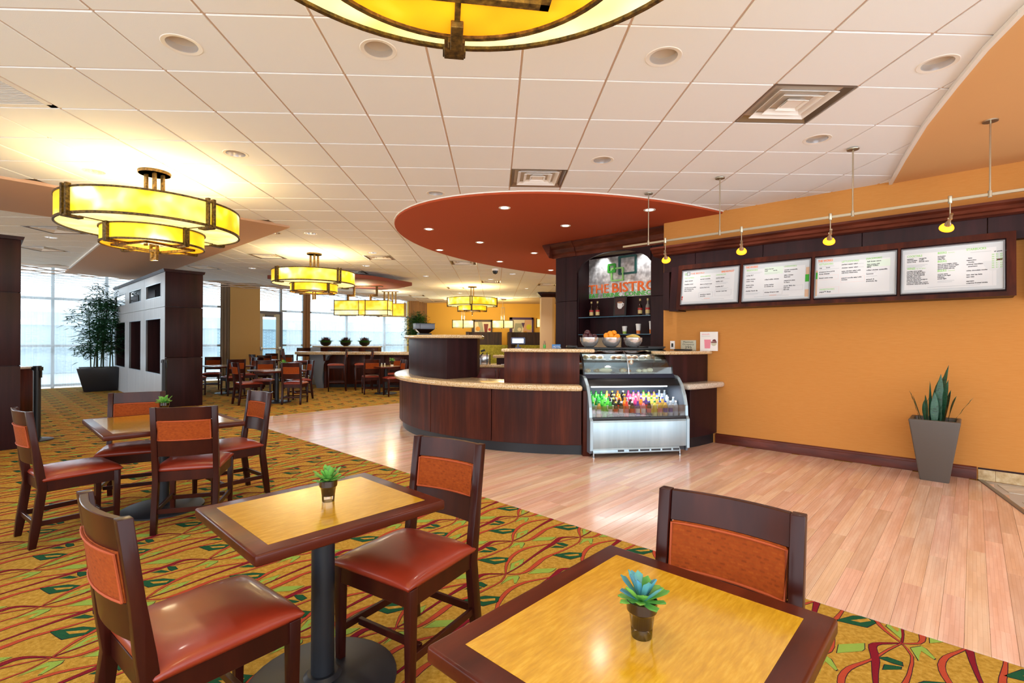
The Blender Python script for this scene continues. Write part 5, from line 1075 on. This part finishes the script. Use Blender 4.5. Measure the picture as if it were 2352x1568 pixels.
# ---- tall planter with snake plant
pl=thing('snake_plant','snake plant in a tall tapered grey planter by orange wall','potted plant',RW(-.29,6.78)+(0,),rad(-45))
mb=MB(); Z1=.64
a,b=.205,.115
for (r0,z0,r1,z1) in ((b,0,a,Z1),):
    o_=.0; vs=[(-r0,-r0,z0),(r0,-r0,z0),(r0,r0,z0),(-r0,r0,z0),(-r1,-r1,z1),(r1,-r1,z1),(r1,r1,z1),(-r1,r1,z1)]; k=.165
    vs+=[(-k,-k,z1),(k,-k,z1),(k,k,z1),(-k,k,z1),(-k,-k,z1-.06),(k,-k,z1-.06),(k,k,z1-.06),(-k,k,z1-.06)]
    mb.add(vs,[(3,2,1,0),(0,1,5,4),(1,2,6,5),(2,3,7,6),(3,0,4,7),(4,5,9,8),(5,6,10,9),(6,7,11,10),(7,4,8,11),(8,9,13,12),(9,10,14,13),(10,11,15,14),(11,8,12,15),(12,13,14,15)])
mb.build('planter','planter_grey',pl,bevel=.014,seg=3)
mb=MB(); rr=random.Random(4)
for k in range(150): mb.ball((rr.uniform(-.15,.15),rr.uniform(-.15,.15),Z1-.045),rr.uniform(.006,.012),3)
o=mb.build('gravel','gravel',pl); o['kind']='stuff'
mat_box('gravel_bed','gravel',pl,-.162,.162,-.162,.162,Z1-.075,Z1-.045)
def blade(p,h,w,lean,az,tw_,bend=0,m='snake_leaf',n=9):
    vs=[];fs=[]
    for i in range(n+1):
        t_=i/n; wd=w*(.55+.9*t_ if t_<.4 else .91*(1-((t_-.4)/.6)**2.2))+.001; z=h*t_; off=lean*t_*h+bend*t_**3*h; an=az+tw_*t_
        cx=p[0]+off*math.cos(az*1.0+PI/2*0); cy=p[1]+off*math.sin(az); zz=p[2]+z-abs(bend)*.35*t_**4*h
        dx,dy=math.cos(an+PI/2),math.sin(an+PI/2); wv=.006*math.sin(i*2.1)
        vs+=[(cx-dx*wd,cy-dy*wd,zz),(cx+wv*dy,cy-wv*dx-.004,zz),(cx+dx*wd,cy+dy*wd,zz),(cx,cy+.006,zz)]
    for i in range(n):
        for k in range(4): fs.append((4*i+k,4*i+4+k,4*i+4+(k+1)%4,4*i+(k+1)%4))
    mb=MB(); mb.add(vs,fs); return mb,
for (x,y,h,w_,ln,az,tw_,bd) in [(0.02,.0,.62,.032,.10,.4,.5,.05),(-.03,-.02,.44,.034,.03,2.6,.4,0),(.0,-.08,.26,.036,.0,1.0,.3,0),(.06,-.05,.47,.034,.05,.3,.6,.05),(.045,-.1,.2,.034,.05,-.2,.3,0),(-.045,.03,.54,.03,.18,.2,.3,.06),(-.10,-.03,.28,.02,.28,3.3,.3,.0),(-.12,.0,.33,.017,.22,3.1,.4,.05),(-.07,-.06,.25,.022,.15,3.6,.5,-.1),(.10,.0,.31,.03,.12,-.1,.6,.1),(.13,-.03,.30,.014,.5,-.1,.2,.05),(.03,.04,.40,.034,.12,.6,.3,.0),(-.02,.05,.5,.03,.08,.8,.3,.1),(-.08,.05,.36,.016,.1,2.2,1.2,-.5)]+[(.0,-.11,.33,.03,.05,1.5,.5,0),(.07,.03,.36,.03,.1,.2,.5,.05),(-.05,-.09,.3,.03,.08,3.4,.4,0),(.03,-.03,.52,.032,.05,1.2,.6,.03)]:
    blade((x,y,Z1-.05),h,w_*1.2,ln,az,tw_,bd)[0].build('leaf','snake_leaf',pl,smooth=True,ang=60)
# ================================================================ FURNITURE
def make_chair(stool=False):
    t=thing('bar_stool' if stool else 'dining_chair','','stool' if stool else 'chair')
    S=.72 if stool else .445      # seat frame top
    Tp=1.18 if stool else .93; hw=.196; hf=.212
    def y_(z): # rear post centre line
        if z<S-.05: return .262-.05*(z/(S-.05))
        return .212+.068*((z-S+.05)/(Tp-S+.05))
    ws=[0,.12,S-.05,S+.08,(S+Tp)/2,Tp]
    for sx in (-1,1):
        pr=[(y_(z)-(.019+.006*(0<i<4)),z) for i,z in enumerate(ws)]+[(y_(z)+(.019+.006*(0<i<4)),z) for i,z in list(enumerate(ws))[::-1]]
        mb=MB(); mb.prismx(pr,sx*hw-.019,sx*hw+.019); mb.build('rear_leg','chair_wood',t,bevel=.003)
        mb=MB(); mb.taper(sx*(hf-.005)-.021,sx*(hf-.005)+.021,-.222,-.180,0,S,k=.72); mb.build('front_leg','chair_wood',t,bevel=.003)
    mb=MB(); mb.box(-hf+.012,hf-.012,-.218,-.194,S-.075,S); mb.build('apron','chair_wood',t,bevel=.002,seg=1)
    mb=MB(); mb.box(-hw+.015,hw-.015,.192,.214,S-.075,S); mb.build('apron','chair_wood',t,bevel=.002,seg=1)
    for sx in (-1,1):
        a_,b_=sx*(hf-.004),sx*hw; mb=MB(); mb.prism([(a_-.012,-.185),(a_+.012,-.185),(b_+.012,.195),(b_-.012,.195)],S-.075,S); mb.build('apron','chair_wood',t,bevel=.002,seg=1)
        zz=.16 if not stool else .26; mb=MB(); mb.prism([(a_-.009,-.19),(a_+.009,-.19),(b_+.009,.235),(b_-.009,.235)],zz-.017,zz+.017); mb.build('stretcher','chair_wood',t,bevel=.002,seg=1)
    mb=MB(); 
    if stool: mb.box(-hw+.01,hw-.01,-.212,-.19,.26,.30)
    else: mb.box(-hw+.012,hw-.012,-.125,-.105,.145,.175)
    mb.build('stretcher','chair_wood',t,bevel=.002,seg=1)
    mb=MB(); z=.16 if not stool else .33; mb.box(-hw+.015,hw-.015,y_(z)-.009,y_(z)+.009,z-.017,z+.017); mb.build('stretcher','chair_wood',t,bevel=.002,seg=1)
    # seat cushion: domed
    mb=MB(); n=14; vs=[];fs=[]
    def se(u,v): # superellipse dome
        a=1-abs(u)**4; b=1-abs(v)**4; return max(0,a*b)**.45
    X=lambda u,v: u*(.228-.006*(v+1)/2); Y=lambda v: -.236+(v+1)/2*.452
    for j in range(n+1):
        for i in range(n+1):
            u=-1+2*i/n; v=-1+2*j/n; u=math.sin(u*PI/2*.98)/math.sin(PI/2*.98); v=math.sin(v*PI/2*.98)/math.sin(PI/2*.98)
            vs.append((X(u,v),Y(v),S+.012+.046*se(u,v)))
    for j in range(n):
        for i in range(n): a=j*(n+1)+i; fs.append((a,a+1,a+n+2,a+n+1))
    m=len(vs); rim=[j for j in range(n+1)]+[(j+1)*(n+1)-1 for j in range(1,n+1)]+[n*(n+1)+i for i in range(n-1,-1,-1)]+[j*(n+1) for j in range(n-1,0,-1)]
    for r in rim: x,y,z=vs[r]; vs.append((x*.97,y*.97+.0,S-.002))
    k=len(rim)
    for i in range(k): fs.append((rim[i],m+i,m+(i+1)%k,rim[(i+1)%k]))
    fs.append(tuple(range(m,m+k)))
    mb.smooth=True; mb.add(vs,fs); mb.build('seat','leather',t,smooth=True,ang=75)
    # back: bowed rails between the posts
    H=Tp-S; lo0,lo1,p0,p1=(.565,.675,.68,.832) if not stool else (.90,.955,.96,1.085)
    def bow(name,m,z0,z1,y0,y1,w_=hw-.02,par=t,n=8,bev=.002):
        mb=MB(); vs=[];fs=[]
        for i in range(n+1):
            x=-w_+2*w_*i/n; d=.030*(1-(x/hw)**2)
            for z,yy in ((z0,y0),(z0,y1),(z1,y1),(z1,y0)): vs.append((x,y_(z)+yy+d,z))
        for i in range(n):
            for k in range(4): fs.append((4*i+k,4*i+4+k,4*i+4+(k+1)%4,4*i+(k+1)%4))
        fs.append((0,1,2,3)); fs.append((4*n+3,4*n+2,4*n+1,4*n)); mb.add(vs,fs); return mb.build(name,m,par,bevel=bev,seg=1)
    bow('lower_rail','chair_wood',lo0,p0,-.011,.011); bow('top_rail','chair_wood',p1,Tp-.002,-.011,.011)
    bow('back_pad','panel_fabric',p0,p1,-.017,.017,hw-.024,bev=.006)
    mb=MB(); W_=hw-.027; 
    for side in (-1,1):
        pts=[]
        for i in range(9): x=-W_+2*W_*i/8; pts.append((x,y_(p0+.006)+.03*(1-(x/hw)**2)+side*.018,p0+.006))
        for i in range(9): x=W_-2*W_*i/8; pts.append((x,y_(p1-.006)+.03*(1-(x/hw)**2)+side*.018,p1-.006))
        pts.append(pts[0]); mb.tube(pts,.0046,6)
    o=mb.build('piping','piping',t,smooth=True); o['kind']='stuff'; 
    return t
CHP=make_chair(); STP=make_chair(True); used={}
def chair(x,y,deg,label,group,proto=None):
    p=proto or CHP
    if p.name not in used: used[p.name]=1; p.location=(x,y,0); p.rotation_euler=(0,0,rad(deg)); p['label']=label; p['group']=group; return p
    return dup(p,(x,y,0),rad(deg),label,group)
def make_table(x,y,deg,w,d,label,group=None,hz=.742,br=.30):
    t=thing('dining_table',label,'table',(x,y,0),rad(deg),group)
    mb=MB(); mb.box(-w/2,w/2,-d/2,d/2,hz-.04,hz); mb.build('tabletop','table_wood',t,bevel=.009,seg=3)
    bd=.062; mb=MB(); mb.box(-w/2+bd,w/2-bd,-d/2+bd,d/2-bd,hz-.004,hz+.0006); mb.build('inlay','anigre',t)['label']='golden figured veneer field inside the dark border'
    mb=MB(); mb.lathe([(.046,.02),(.046,hz-.045)],24); mb.build('column','black_metal',t,smooth=True)
    mb=MB(); mb.lathe([(br,0),(br,.012),(br*.93,.022),(.075,.036),(.06,.05)],40); mb.build('base','black_metal',t,smooth=True)
    mb=MB(); mb.lathe([(.12,hz-.05),(.12,hz-.04)],20); mb.build('mount_plate','black_metal',t)
    return t
gN='dining chairs in the foreground'; gM='dining chairs at the left table'; gF='dining chairs in the far seating area'
make_table(-.708,2.08,45,.765,.65,'square two-seat table at the centre front with succulent')
make_table(.350,1.150,45,.765,.65,'golden two-seat table cut off by the bottom right edge')
make_table(-2.79,4.27,45,.93,1.06,'four-seat table at the left with four chairs')
chair(-.386,2.246,-34,'orange-seated chair tucked at the right of the centre table',gN)
chair(.541,1.312,-42,'chair with woven orange back pad behind the bottom right table',gN)
chair(-.992,1.736,140.6,'chair at bottom left with large glossy rust seat',gN)
chair(-2.36,3.99,196.5,'chair seen from behind in front of the left table',gM); chair(-3.20,4.49,28,'chair on the far side of the left table facing the camera',gM)
chair(-3.12,3.78,143,'leftmost chair, side on, at the left table',gM); chair(-2.43,4.61,-40,'chair at the right end of the left table',gM)
# far tables and chairs
def ftab(x,y,deg,w,d,label): make_table(x,y,deg,w,d,label,'far dining tables')
ftab(-5.0,11.55,45,.95,1.0,'far four-seat table left of the high table'); 
chair(-5.50,11.25,135,'far chair side on at left of the middle far table',gF); chair(-4.50,11.33,184,'far chair seen from behind at the middle far table',gF); chair(-5.55,12.05,12,'far chair facing camera behind the middle far table',gF); chair(-4.77,12.25,-52,'far chair at the right of the middle far table',gF)
ftab(-7.15,13.5,45,.95,1.0,'far table partly hidden by the slotted partition'); 
chair(-6.80,13.10,225,'far chair seen from behind right of the partition',gF); chair(-8.10,14.45,20,'far chair facing camera beside the partition edge',gF); chair(-7.75,13.05,130,'far chair half hidden behind the partition edge',gF); chair(-7.0,14.1,-45,'far chair at right side of the partition-side table',gF)
ftab(-7.75,17.7,45,.9,.9,'farthest table in front of the glass exit door'); 
chair(-8.25,18.5,15,'farthest chair facing camera before the glass door',gF); chair(-8.2,17.6,140,'dark farthest chair left of the door table',gF); chair(-7.0,17.0,30,'far chair facing camera left of the high table',gF); chair(-6.85,15.0,160,'far chair seen over the partition-side table',gF); chair(-7.4,16.1,20,'far chair behind the left end of the high table',gF)
ftab(-2.93,13.45,40,.75,.9,'far table left of the counter with shakers'); 
chair(-3.33,13.45,200,'far chair with rust seat left of the counter-side table',gF); chair(-2.62,12.95,-60,'far chair partly hidden behind the counter edge',gF); chair(-2.9,14.4,0,'far chair behind the counter-side table',gF)
ftab(-3.2,17.9,45,.8,.8,'distant table behind the high table near the window'); chair(-3.0,17.2,200,'distant chair behind the high table at right',gF); chair(-2.6,18.4,-60,'distant chair beside the window corner table',gF)
# high table with stools
ht=thing('high_table','long granite-topped community table with curved grey end','high table',(0,0,0))
mb=MB(); mb.prism([(-6.0,15.05),(-5.52,14.82),(-2.2,14.82),(-2.2,15.75),(-6.0,15.75)],1.0,1.085); mb.build('top','granite',ht,bevel=.012)
mb=MB(); pr=[(14.98,0),(15.0,.5),(14.92,.85),(14.88,1.0),(15.6,1.0),(15.6,0)]; mb.prismx(pr,-5.1,-5.04); mb.build('end_panel','bar_wood',ht)
mb=MB(); mb.prismy([(-5.52,1.0),(-5.46,.6),(-5.36,.2),(-5.3,0),(-5.1,0),(-5.14,.3),(-5.1,.7),(-4.98,.95),(-4.9,1.0)],14.93,15.6); mb.build('curved_end','grey_lam',ht,bevel=.004)
for k in range(5): mb=MB(); mb.box(-5.05+k*.56,-4.495+k*.56,15.2,15.6,.10,1.0); mb.build('base_panel','bar_wood',ht,bevel=.003)
mb=MB(); mb.box(-5.05,-2.3,15.25,15.6,0,.1); mb.build('toe_kick','black_base',ht)
gS='bar stools at the high table'
chair(-4.48,14.15,-72,'left bar stool with orange seat at the high table',gS,STP); chair(-3.83,14.5,-72,'middle bar stool with orange seat at the high table',gS,STP); chair(-5.85,14.6,110,'bar stool at the left end of the high table',gS,STP); chair(-6.2,16.15,10,'bar stool at the cabinet end beyond the high table',gS,STP); chair(-2.7,16.2,-80,'bar stool at the right end of the high table',gS,STP)
# cabinet with grass bowls
gc=thing('bowl_cabinet','long dark cabinet with pale stone top and three grass bowls','cabinet',(-4.80,16.35,0))
mat_box('top','granite',gc,-1.08,1.05,-.2,.3,1.205,1.245,bevel=.008); mat_box('end_box','planter_light',gc,-1.13,-.82,-.21,.3,0,1.2)
for k in range(3): 
    f=mat_box('drawer_front','bar_wood',gc,-.80+k*.605,-.205+k*.605,-.2,-.17,.85,1.2,bevel=.004); mb=MB(); x=-.50+k*.605; mb.box(x-.08,x+.08,-.21,-.2,1.07,1.12); mb.build('pull','black_plastic',f)
mat_box('body','bar_wood',gc,-.82,1.02,-.17,.29,0,1.2)
def grassbowl(x,label,seed):
    t=thing('grass_bowl',label,'potted plant',(x,16.3,1.245),0,'grass bowls on the cabinet')
    mb=MB(); mb.lathe([(.06,0),(.08,.008),(.135,.04),(.165,.085),(.172,.12),(.162,.12),(.14,.1),(.001,.095)],28); mb.build('bowl','bowl_black',t,smooth=True)
    rr=random.Random(seed)
    for nm,m,n,h0,h1,sp in (('grass','grass_green',620,.06,.12,2.6),('purple_blades','grass_purple',260,.12,.21,.5)):
        mb=MB()
        for i in range(n):
            a=rr.uniform(0,2*PI); r=rr.uniform(.02,.145)*(1 if m=='grass_green' else .85); h=rr.uniform(h0,h1); ln=sp*(r/.17)*rr.uniform(.4,1.1)*h+.02
            x0,y0=r*math.cos(a),r*math.sin(a); x1,y1=x0+ln*math.cos(a),y0+ln*math.sin(a); px,py=-math.sin(a)*.006,math.cos(a)*.006
            mb.add([(x0-px,y0-py,.10),(x0+px,y0+py,.10),((x0+x1)/2+px,(y0+y1)/2+py,.10+h*.65),((x0+x1)/2-px,(y0+y1)/2-py,.10+h*.65),(x1,y1,.10+h*(.85 if m=='grass_green' else 1))],[(0,1,2,3),(3,2,4)])
        o=mb.build(nm,m,t); o['kind']='stuff'
grassbowl(-5.50,'left black bowl of purple-tipped grass',1); grassbowl(-4.86,'middle black bowl of purple-tipped grass',2); grassbowl(-4.25,'right black bowl of purple-tipped grass',3)
# ---- succulents
def succulent(x,y,z,label,seed,blue,sc_=1.0,rz=0,simple=False):
    t=thing('succulent',label,'potted plant',(x,y,z),rz,'small succulents on tables'); t.scale=(sc_,)*3
    mb=MB(); mb.lathe([(.0215,0),(.0225,.003),(.0235,.022),(.001,.022)],28); mb.build('glass_foot','glass_cup' if not simple else 'cup_white',t,smooth=True)
    mb=MB(); mb.lathe([(.0235,.0225),(.0275,.052),(.030,.055),(.0325,.058),(.0335,.08),(.0315,.08),(.030,.074),(.001,.074)],28); mb.build('glass_pot','pot_dark',t,smooth=True)
    mb=MB(); mb.lathe([(.001,.0755),(.0295,.0755)],20,cap=False); mb.build('moss','moss',t)
    rr=random.Random(seed)
    def leaf(az,el,L,w_,m):
        mb=MB(); n=7; vs=[];fs=[]
        for i in range(n+1):
            s_=i/n; wd=w_*(.35+.65*s_**.8)*(1 if s_<.8 else math.sqrt(max(0,1-((s_-.8)/.2)**2))*.98+.02); th=.0032*(1-.55*s_)+.0004
            r=L*s_*math.cos(el*(1-.0))+0; zz=L*(math.sin(el)*s_+ .12*s_*s_)
            cu=.25*wd
            for (a,b) in ((-wd,cu),(-wd*.5,cu*.25-th*.4),(0,-th),(wd*.5,cu*.25-th*.4),(wd,cu),(wd*.5,cu*.3+th),(0,th*.8),(-wd*.5,cu*.3+th)):
                X=r-b*math.sin(el); Z=zz+b*math.cos(el); vs.append((X*math.cos(az)-a*math.sin(az),X*math.sin(az)+a*math.cos(az),.076+Z))
        for i in range(n):
            for k in range(8): fs.append((8*i+k,8*i+8+k,8*i+8+(k+1)%8,8*i+(k+1)%8))
        fs.append(tuple(range(8))); fs.append(tuple(range(8*n,8*n+8))[::-1]); mb.add(vs,fs); return mb.build('leaf',m,t,smooth=True,ang=60)
    N=(9,9,8) if not simple else (6,5,4)
    for ring_,(n,el,L,w_) in enumerate(((N[0],.12,.058,.0125),(N[1],.55,.058,.0125),(N[2],1.02,.056,.0105))):
        for i in range(n):
            az=2*PI*(i+.5*(ring_%2))/n+rr.uniform(-.18,.18); e=el+rr.uniform(-.18,.16)
            m='succ_blue' if (blue and ring_==2 and rr.random()<.75) or (blue and rr.random()<.1) else 'succ_green'
            leaf(az,e,L*rr.uniform(.85,1.1),w_*rr.uniform(.85,1.1),m)
succulent(.342,1.130,.7426,'blue-tipped succulent in glass pot on the bottom right table',5,True,1.06); succulent(-.70,2.115,.7426,'green succulent in glass pot on the centre table',11,False,1.12); succulent(-3.05,4.68,.7426,'succulent on the left table behind a chair back',9,False,1.25,1)
succulent(-4.88,11.6,.7426,'succulent on the far middle table',3,False,1.7,0,True); succulent(-2.78,13.5,.7426,'succulent beside shakers on the counter-side far table',4,False,1.7,0,True)
def shaker(x,y,label,grp):
    t=thing('shaker',label,'shaker',(x,y,.7426),0,grp); mb=MB(); mb.lathe([(.022,0),(.02,.06)],12); mb.build('body','glass_cup' if 0 else 'sign_beige',t); mb=MB(); mb.lathe([(.021,.06),(.018,.085),(.001,.088)],12); mb.build('cap','steel',t,smooth=True)
for x,y,l in ((-6.98,13.35,'left shaker on the partition-side table'),(-6.86,13.38,'right shaker on the partition-side table'),(-3.0,13.25,'left shaker on the counter-side table'),(-2.92,13.25,'right shaker on the counter-side table')): shaker(x,y,l,'table shakers')
# ---- bamboo plant in black planter
def leafcloud(name,m,parent,pts,n,seed,L=(.10,.17),w_=.014,droop=.5):
    rr=random.Random(seed); mb=MB()
    for i in range(n):
        c=rr.choice(pts); a=rr.uniform(0,2*PI); el=rr.uniform(-droop,.35); l=rr.uniform(*L)
        x,y,z=c[0]+rr.gauss(0,c[3]),c[1]+rr.gauss(0,c[3]),c[2]+rr.gauss(0,c[3]*.8)
        dx,dy,dz=math.cos(a)*math.cos(el),math.sin(a)*math.cos(el),math.sin(el); px,py=-math.sin(a)*w_,math.cos(a)*w_
        mb.add([(x,y,z),(x+dx*l*.4+px,y+dy*l*.4+py,z+dz*l*.4+.004),(x+dx*l,y+dy*l,z+dz*l-.02),(x+dx*l*.4-px,y+dy*l*.4-py,z+dz*l*.4+.004)],[(0,1,2),(0,2,3)])
    o=mb.build(name,m,parent); o['kind']='stuff'; return o
bp=thing('bamboo_plant','tall bamboo plant in a black angular planter by curtains','potted plant',(-10.95,14.15,0),rad(40))
mb=MB(); mb.taper(-.52,.5,-.38,.38,0,.64,k=.72,kx=.70); mb.build('planter','planter_black',bp,bevel=.012); mat_box('soil','soil',bp,-.46,.44,-.33,.33,.63,.652)
rr=random.Random(3); pts=[]
for k in range(9):
    x0,y0=rr.uniform(-.22,.3),rr.uniform(-.2,.2); h=rr.uniform(1.7,2.35); lx,ly=rr.uniform(-.2,.28),rr.uniform(-.2,.2)
    P=[(x0+lx*(i/6)**1.5,y0+ly*(i/6)**1.5,.64+h*i/6) for i in range(7)]; mb=MB(); mb.tube(P,.014,6,rs=[.016,.016,.015,.013,.011,.008,.004]); mb.build('cane','cane',bp,smooth=True)
    for i in range(2,7):
        for q in range(2): pts.append((P[i][0]+rr.uniform(-.32,.32),P[i][1]+rr.uniform(-.3,.3),P[i][2]-rr.uniform(-.05,.2),.11))
leafcloud('foliage','bamboo_leaf',bp,pts,3600,5,(.14,.27),.014)
fp=thing('ficus_tree','bushy potted tree in the far corner before brown drape','potted plant',(-3.46,22.0,0))
mb=MB(); mb.lathe([(.2,0),(.27,.45),(.25,.45),(.001,.42)],20); mb.build('pot','planter_black',fp,smooth=True); mb=MB(); mb.tube([(0,0,.4),(.03,0,1.2),(-.02,0,1.9)],.03); mb.build('trunk','cane',fp)
leafcloud('foliage','ficus_leaf',fp,[(rr.uniform(-.3,.3),rr.uniform(-.3,.3),rr.uniform(1.35,2.5),.14) for _ in range(34)],3200,8,(.12,.2),.022)
lp=thing('pale_planter','grey-blue tapered planter beside the partition end','planter',(-11.25,15.3,0),rad(45)); 
mb=MB(); mb.taper(-.25,.25,-.22,.22,0,.60,k=.6); mb.build('body','planter_light',lp,bevel=.02)
# ---- booths, art, column at the far right
bc=thing('beige_column','beige column with dark crown left of the tower','column',(1.97,18.5,0)); bc['kind']='structure'; del bc['category']; bc.name='wall_column'
mat_box('shaft','beige_paint',bc,-.25,.17,-.1,.4,0,3.12); mat_box('side','pillar_tan',bc,.17,.26,-.1,.4,0,3.12)
mb=MB(); mb.prismx([(-.1,3.08),(.4,3.08),(.45,CZ-.02),(-.2,CZ-.02),(-.19,3.2)],-.26,.4); mb.prismy([(-.26,3.08),(-.40,CZ-.02),(-.2,CZ-.02)],-.2,.4); mb.build('crown','espresso',bc)
for x0,x1,l in ((-1.2,.30,'left dark booth divider with green cushion'),(.58,2.5,'right dark booth divider with green cushion')):
    t=thing('booth',l,'booth',((x0+x1)/2,21.3,0),0,'booths before the yellow wall'); w_=(x1-x0)/2
    mat_box('divider','booth_wood',t,-w_,w_,-.06,.06,0,1.82); mat_box('side_wing','booth_wood',t,-w_-.02,-w_+.12,-.5,1.6,0,1.82)
    mat_box('back_cushion','booth_green',t,-w_+(.14 if x0<0 else .3),w_+(.25 if x0<0 else 0),-.2,-.07,.5,1.27,bevel=.03); mat_box('seat_cushion','booth_green',t,-w_+.14,w_,-.6,-.2,.38,.5,bevel=.03); mat_box('seat_base','booth_wood',t,-w_+.14,w_,-.55,-.1,0,.38)
def art(x0,x1,z0,z1,label,items):
    t=thing('framed_picture',label,'picture',((x0+x1)/2,23.86,(z0+z1)/2),0,'abstract fruit pictures'); a=(x1-x0)/2; b=(z1-z0)/2
    mat_box('backing','booth_wood',t,-a,a,-.02,.035,-b,b); 
    for q in ((-a,a,b-.1,b),(-a,a,-b,-b+.04),(-a,-a+.14,-b,b),(a-.08,a,-b,b)): mat_box('frame_side','booth_wood' if x0<0 else 'art_purple',t,q[0],q[1],-.05,-.02,q[2],q[3])
    for m,pl in items: mb=MB(); mb.prismy(pl,-.03-.001*items.index((m,pl)),-.02); mb.build('painted_shape',m,t)
def cir(cx,cz,r,n=20): return [(cx+r*math.cos(2*PI*i/n),cz+r*math.sin(2*PI*i/n)) for i in range(n)]
art(-1.11,-.12,1.62,2.46,'left abstract fruit picture on the yellow wall',[('art_cream',[(-.36,-.38),(.41,-.38),(.41,.32),(-.36,.32)]),('art_grey',[(-.1,-.38),(.12,-.38),(.0,.3),(-.2,.3)]),('art_maroon',[(.08,.22),(.30,.22),(.22,-.38),(.14,-.38)]),('art_gold',cir(-.2,-.02,.11)),('art_peach',cir(-.02,-.25,.09)),('label_red',cir(.36,-.05,.07))])
art(.70,1.86,1.62,2.58,'right abstract fruit picture on the yellow wall',[('art_cream',[(-.44,-.42),(.5,-.42),(.5,.37),(-.44,.37)]),('art_grey',[(-.4,-.38),(-.02,-.38),(.05,.2),(-.3,.2)]),('art_peach',[(.05,-.4),(.48,-.4),(.48,.36),(.16,.36)]),('art_purple',[(.0,.22),(.16,.22),(.09,-.05)]),('art_yellow',cir(.36,.02,.13)),('art_cream',cir(-.1,-.1,.091)),('art_gold',cir(.2,-.28,.1))])
t=thing('booth_table','dark table end beside the left green booth','table',(.9,19.6,0)); mat_box('top','booth_wood',t,-.5,.3,-.4,.4,.70,.75); mb=MB(); mb.lathe([(.3,0),(.05,.03),(.05,.7)],20); mb.build('column','black_metal',t)
chair(.55,18.9,200,'distant chair with orange back beside the green booth',gF)
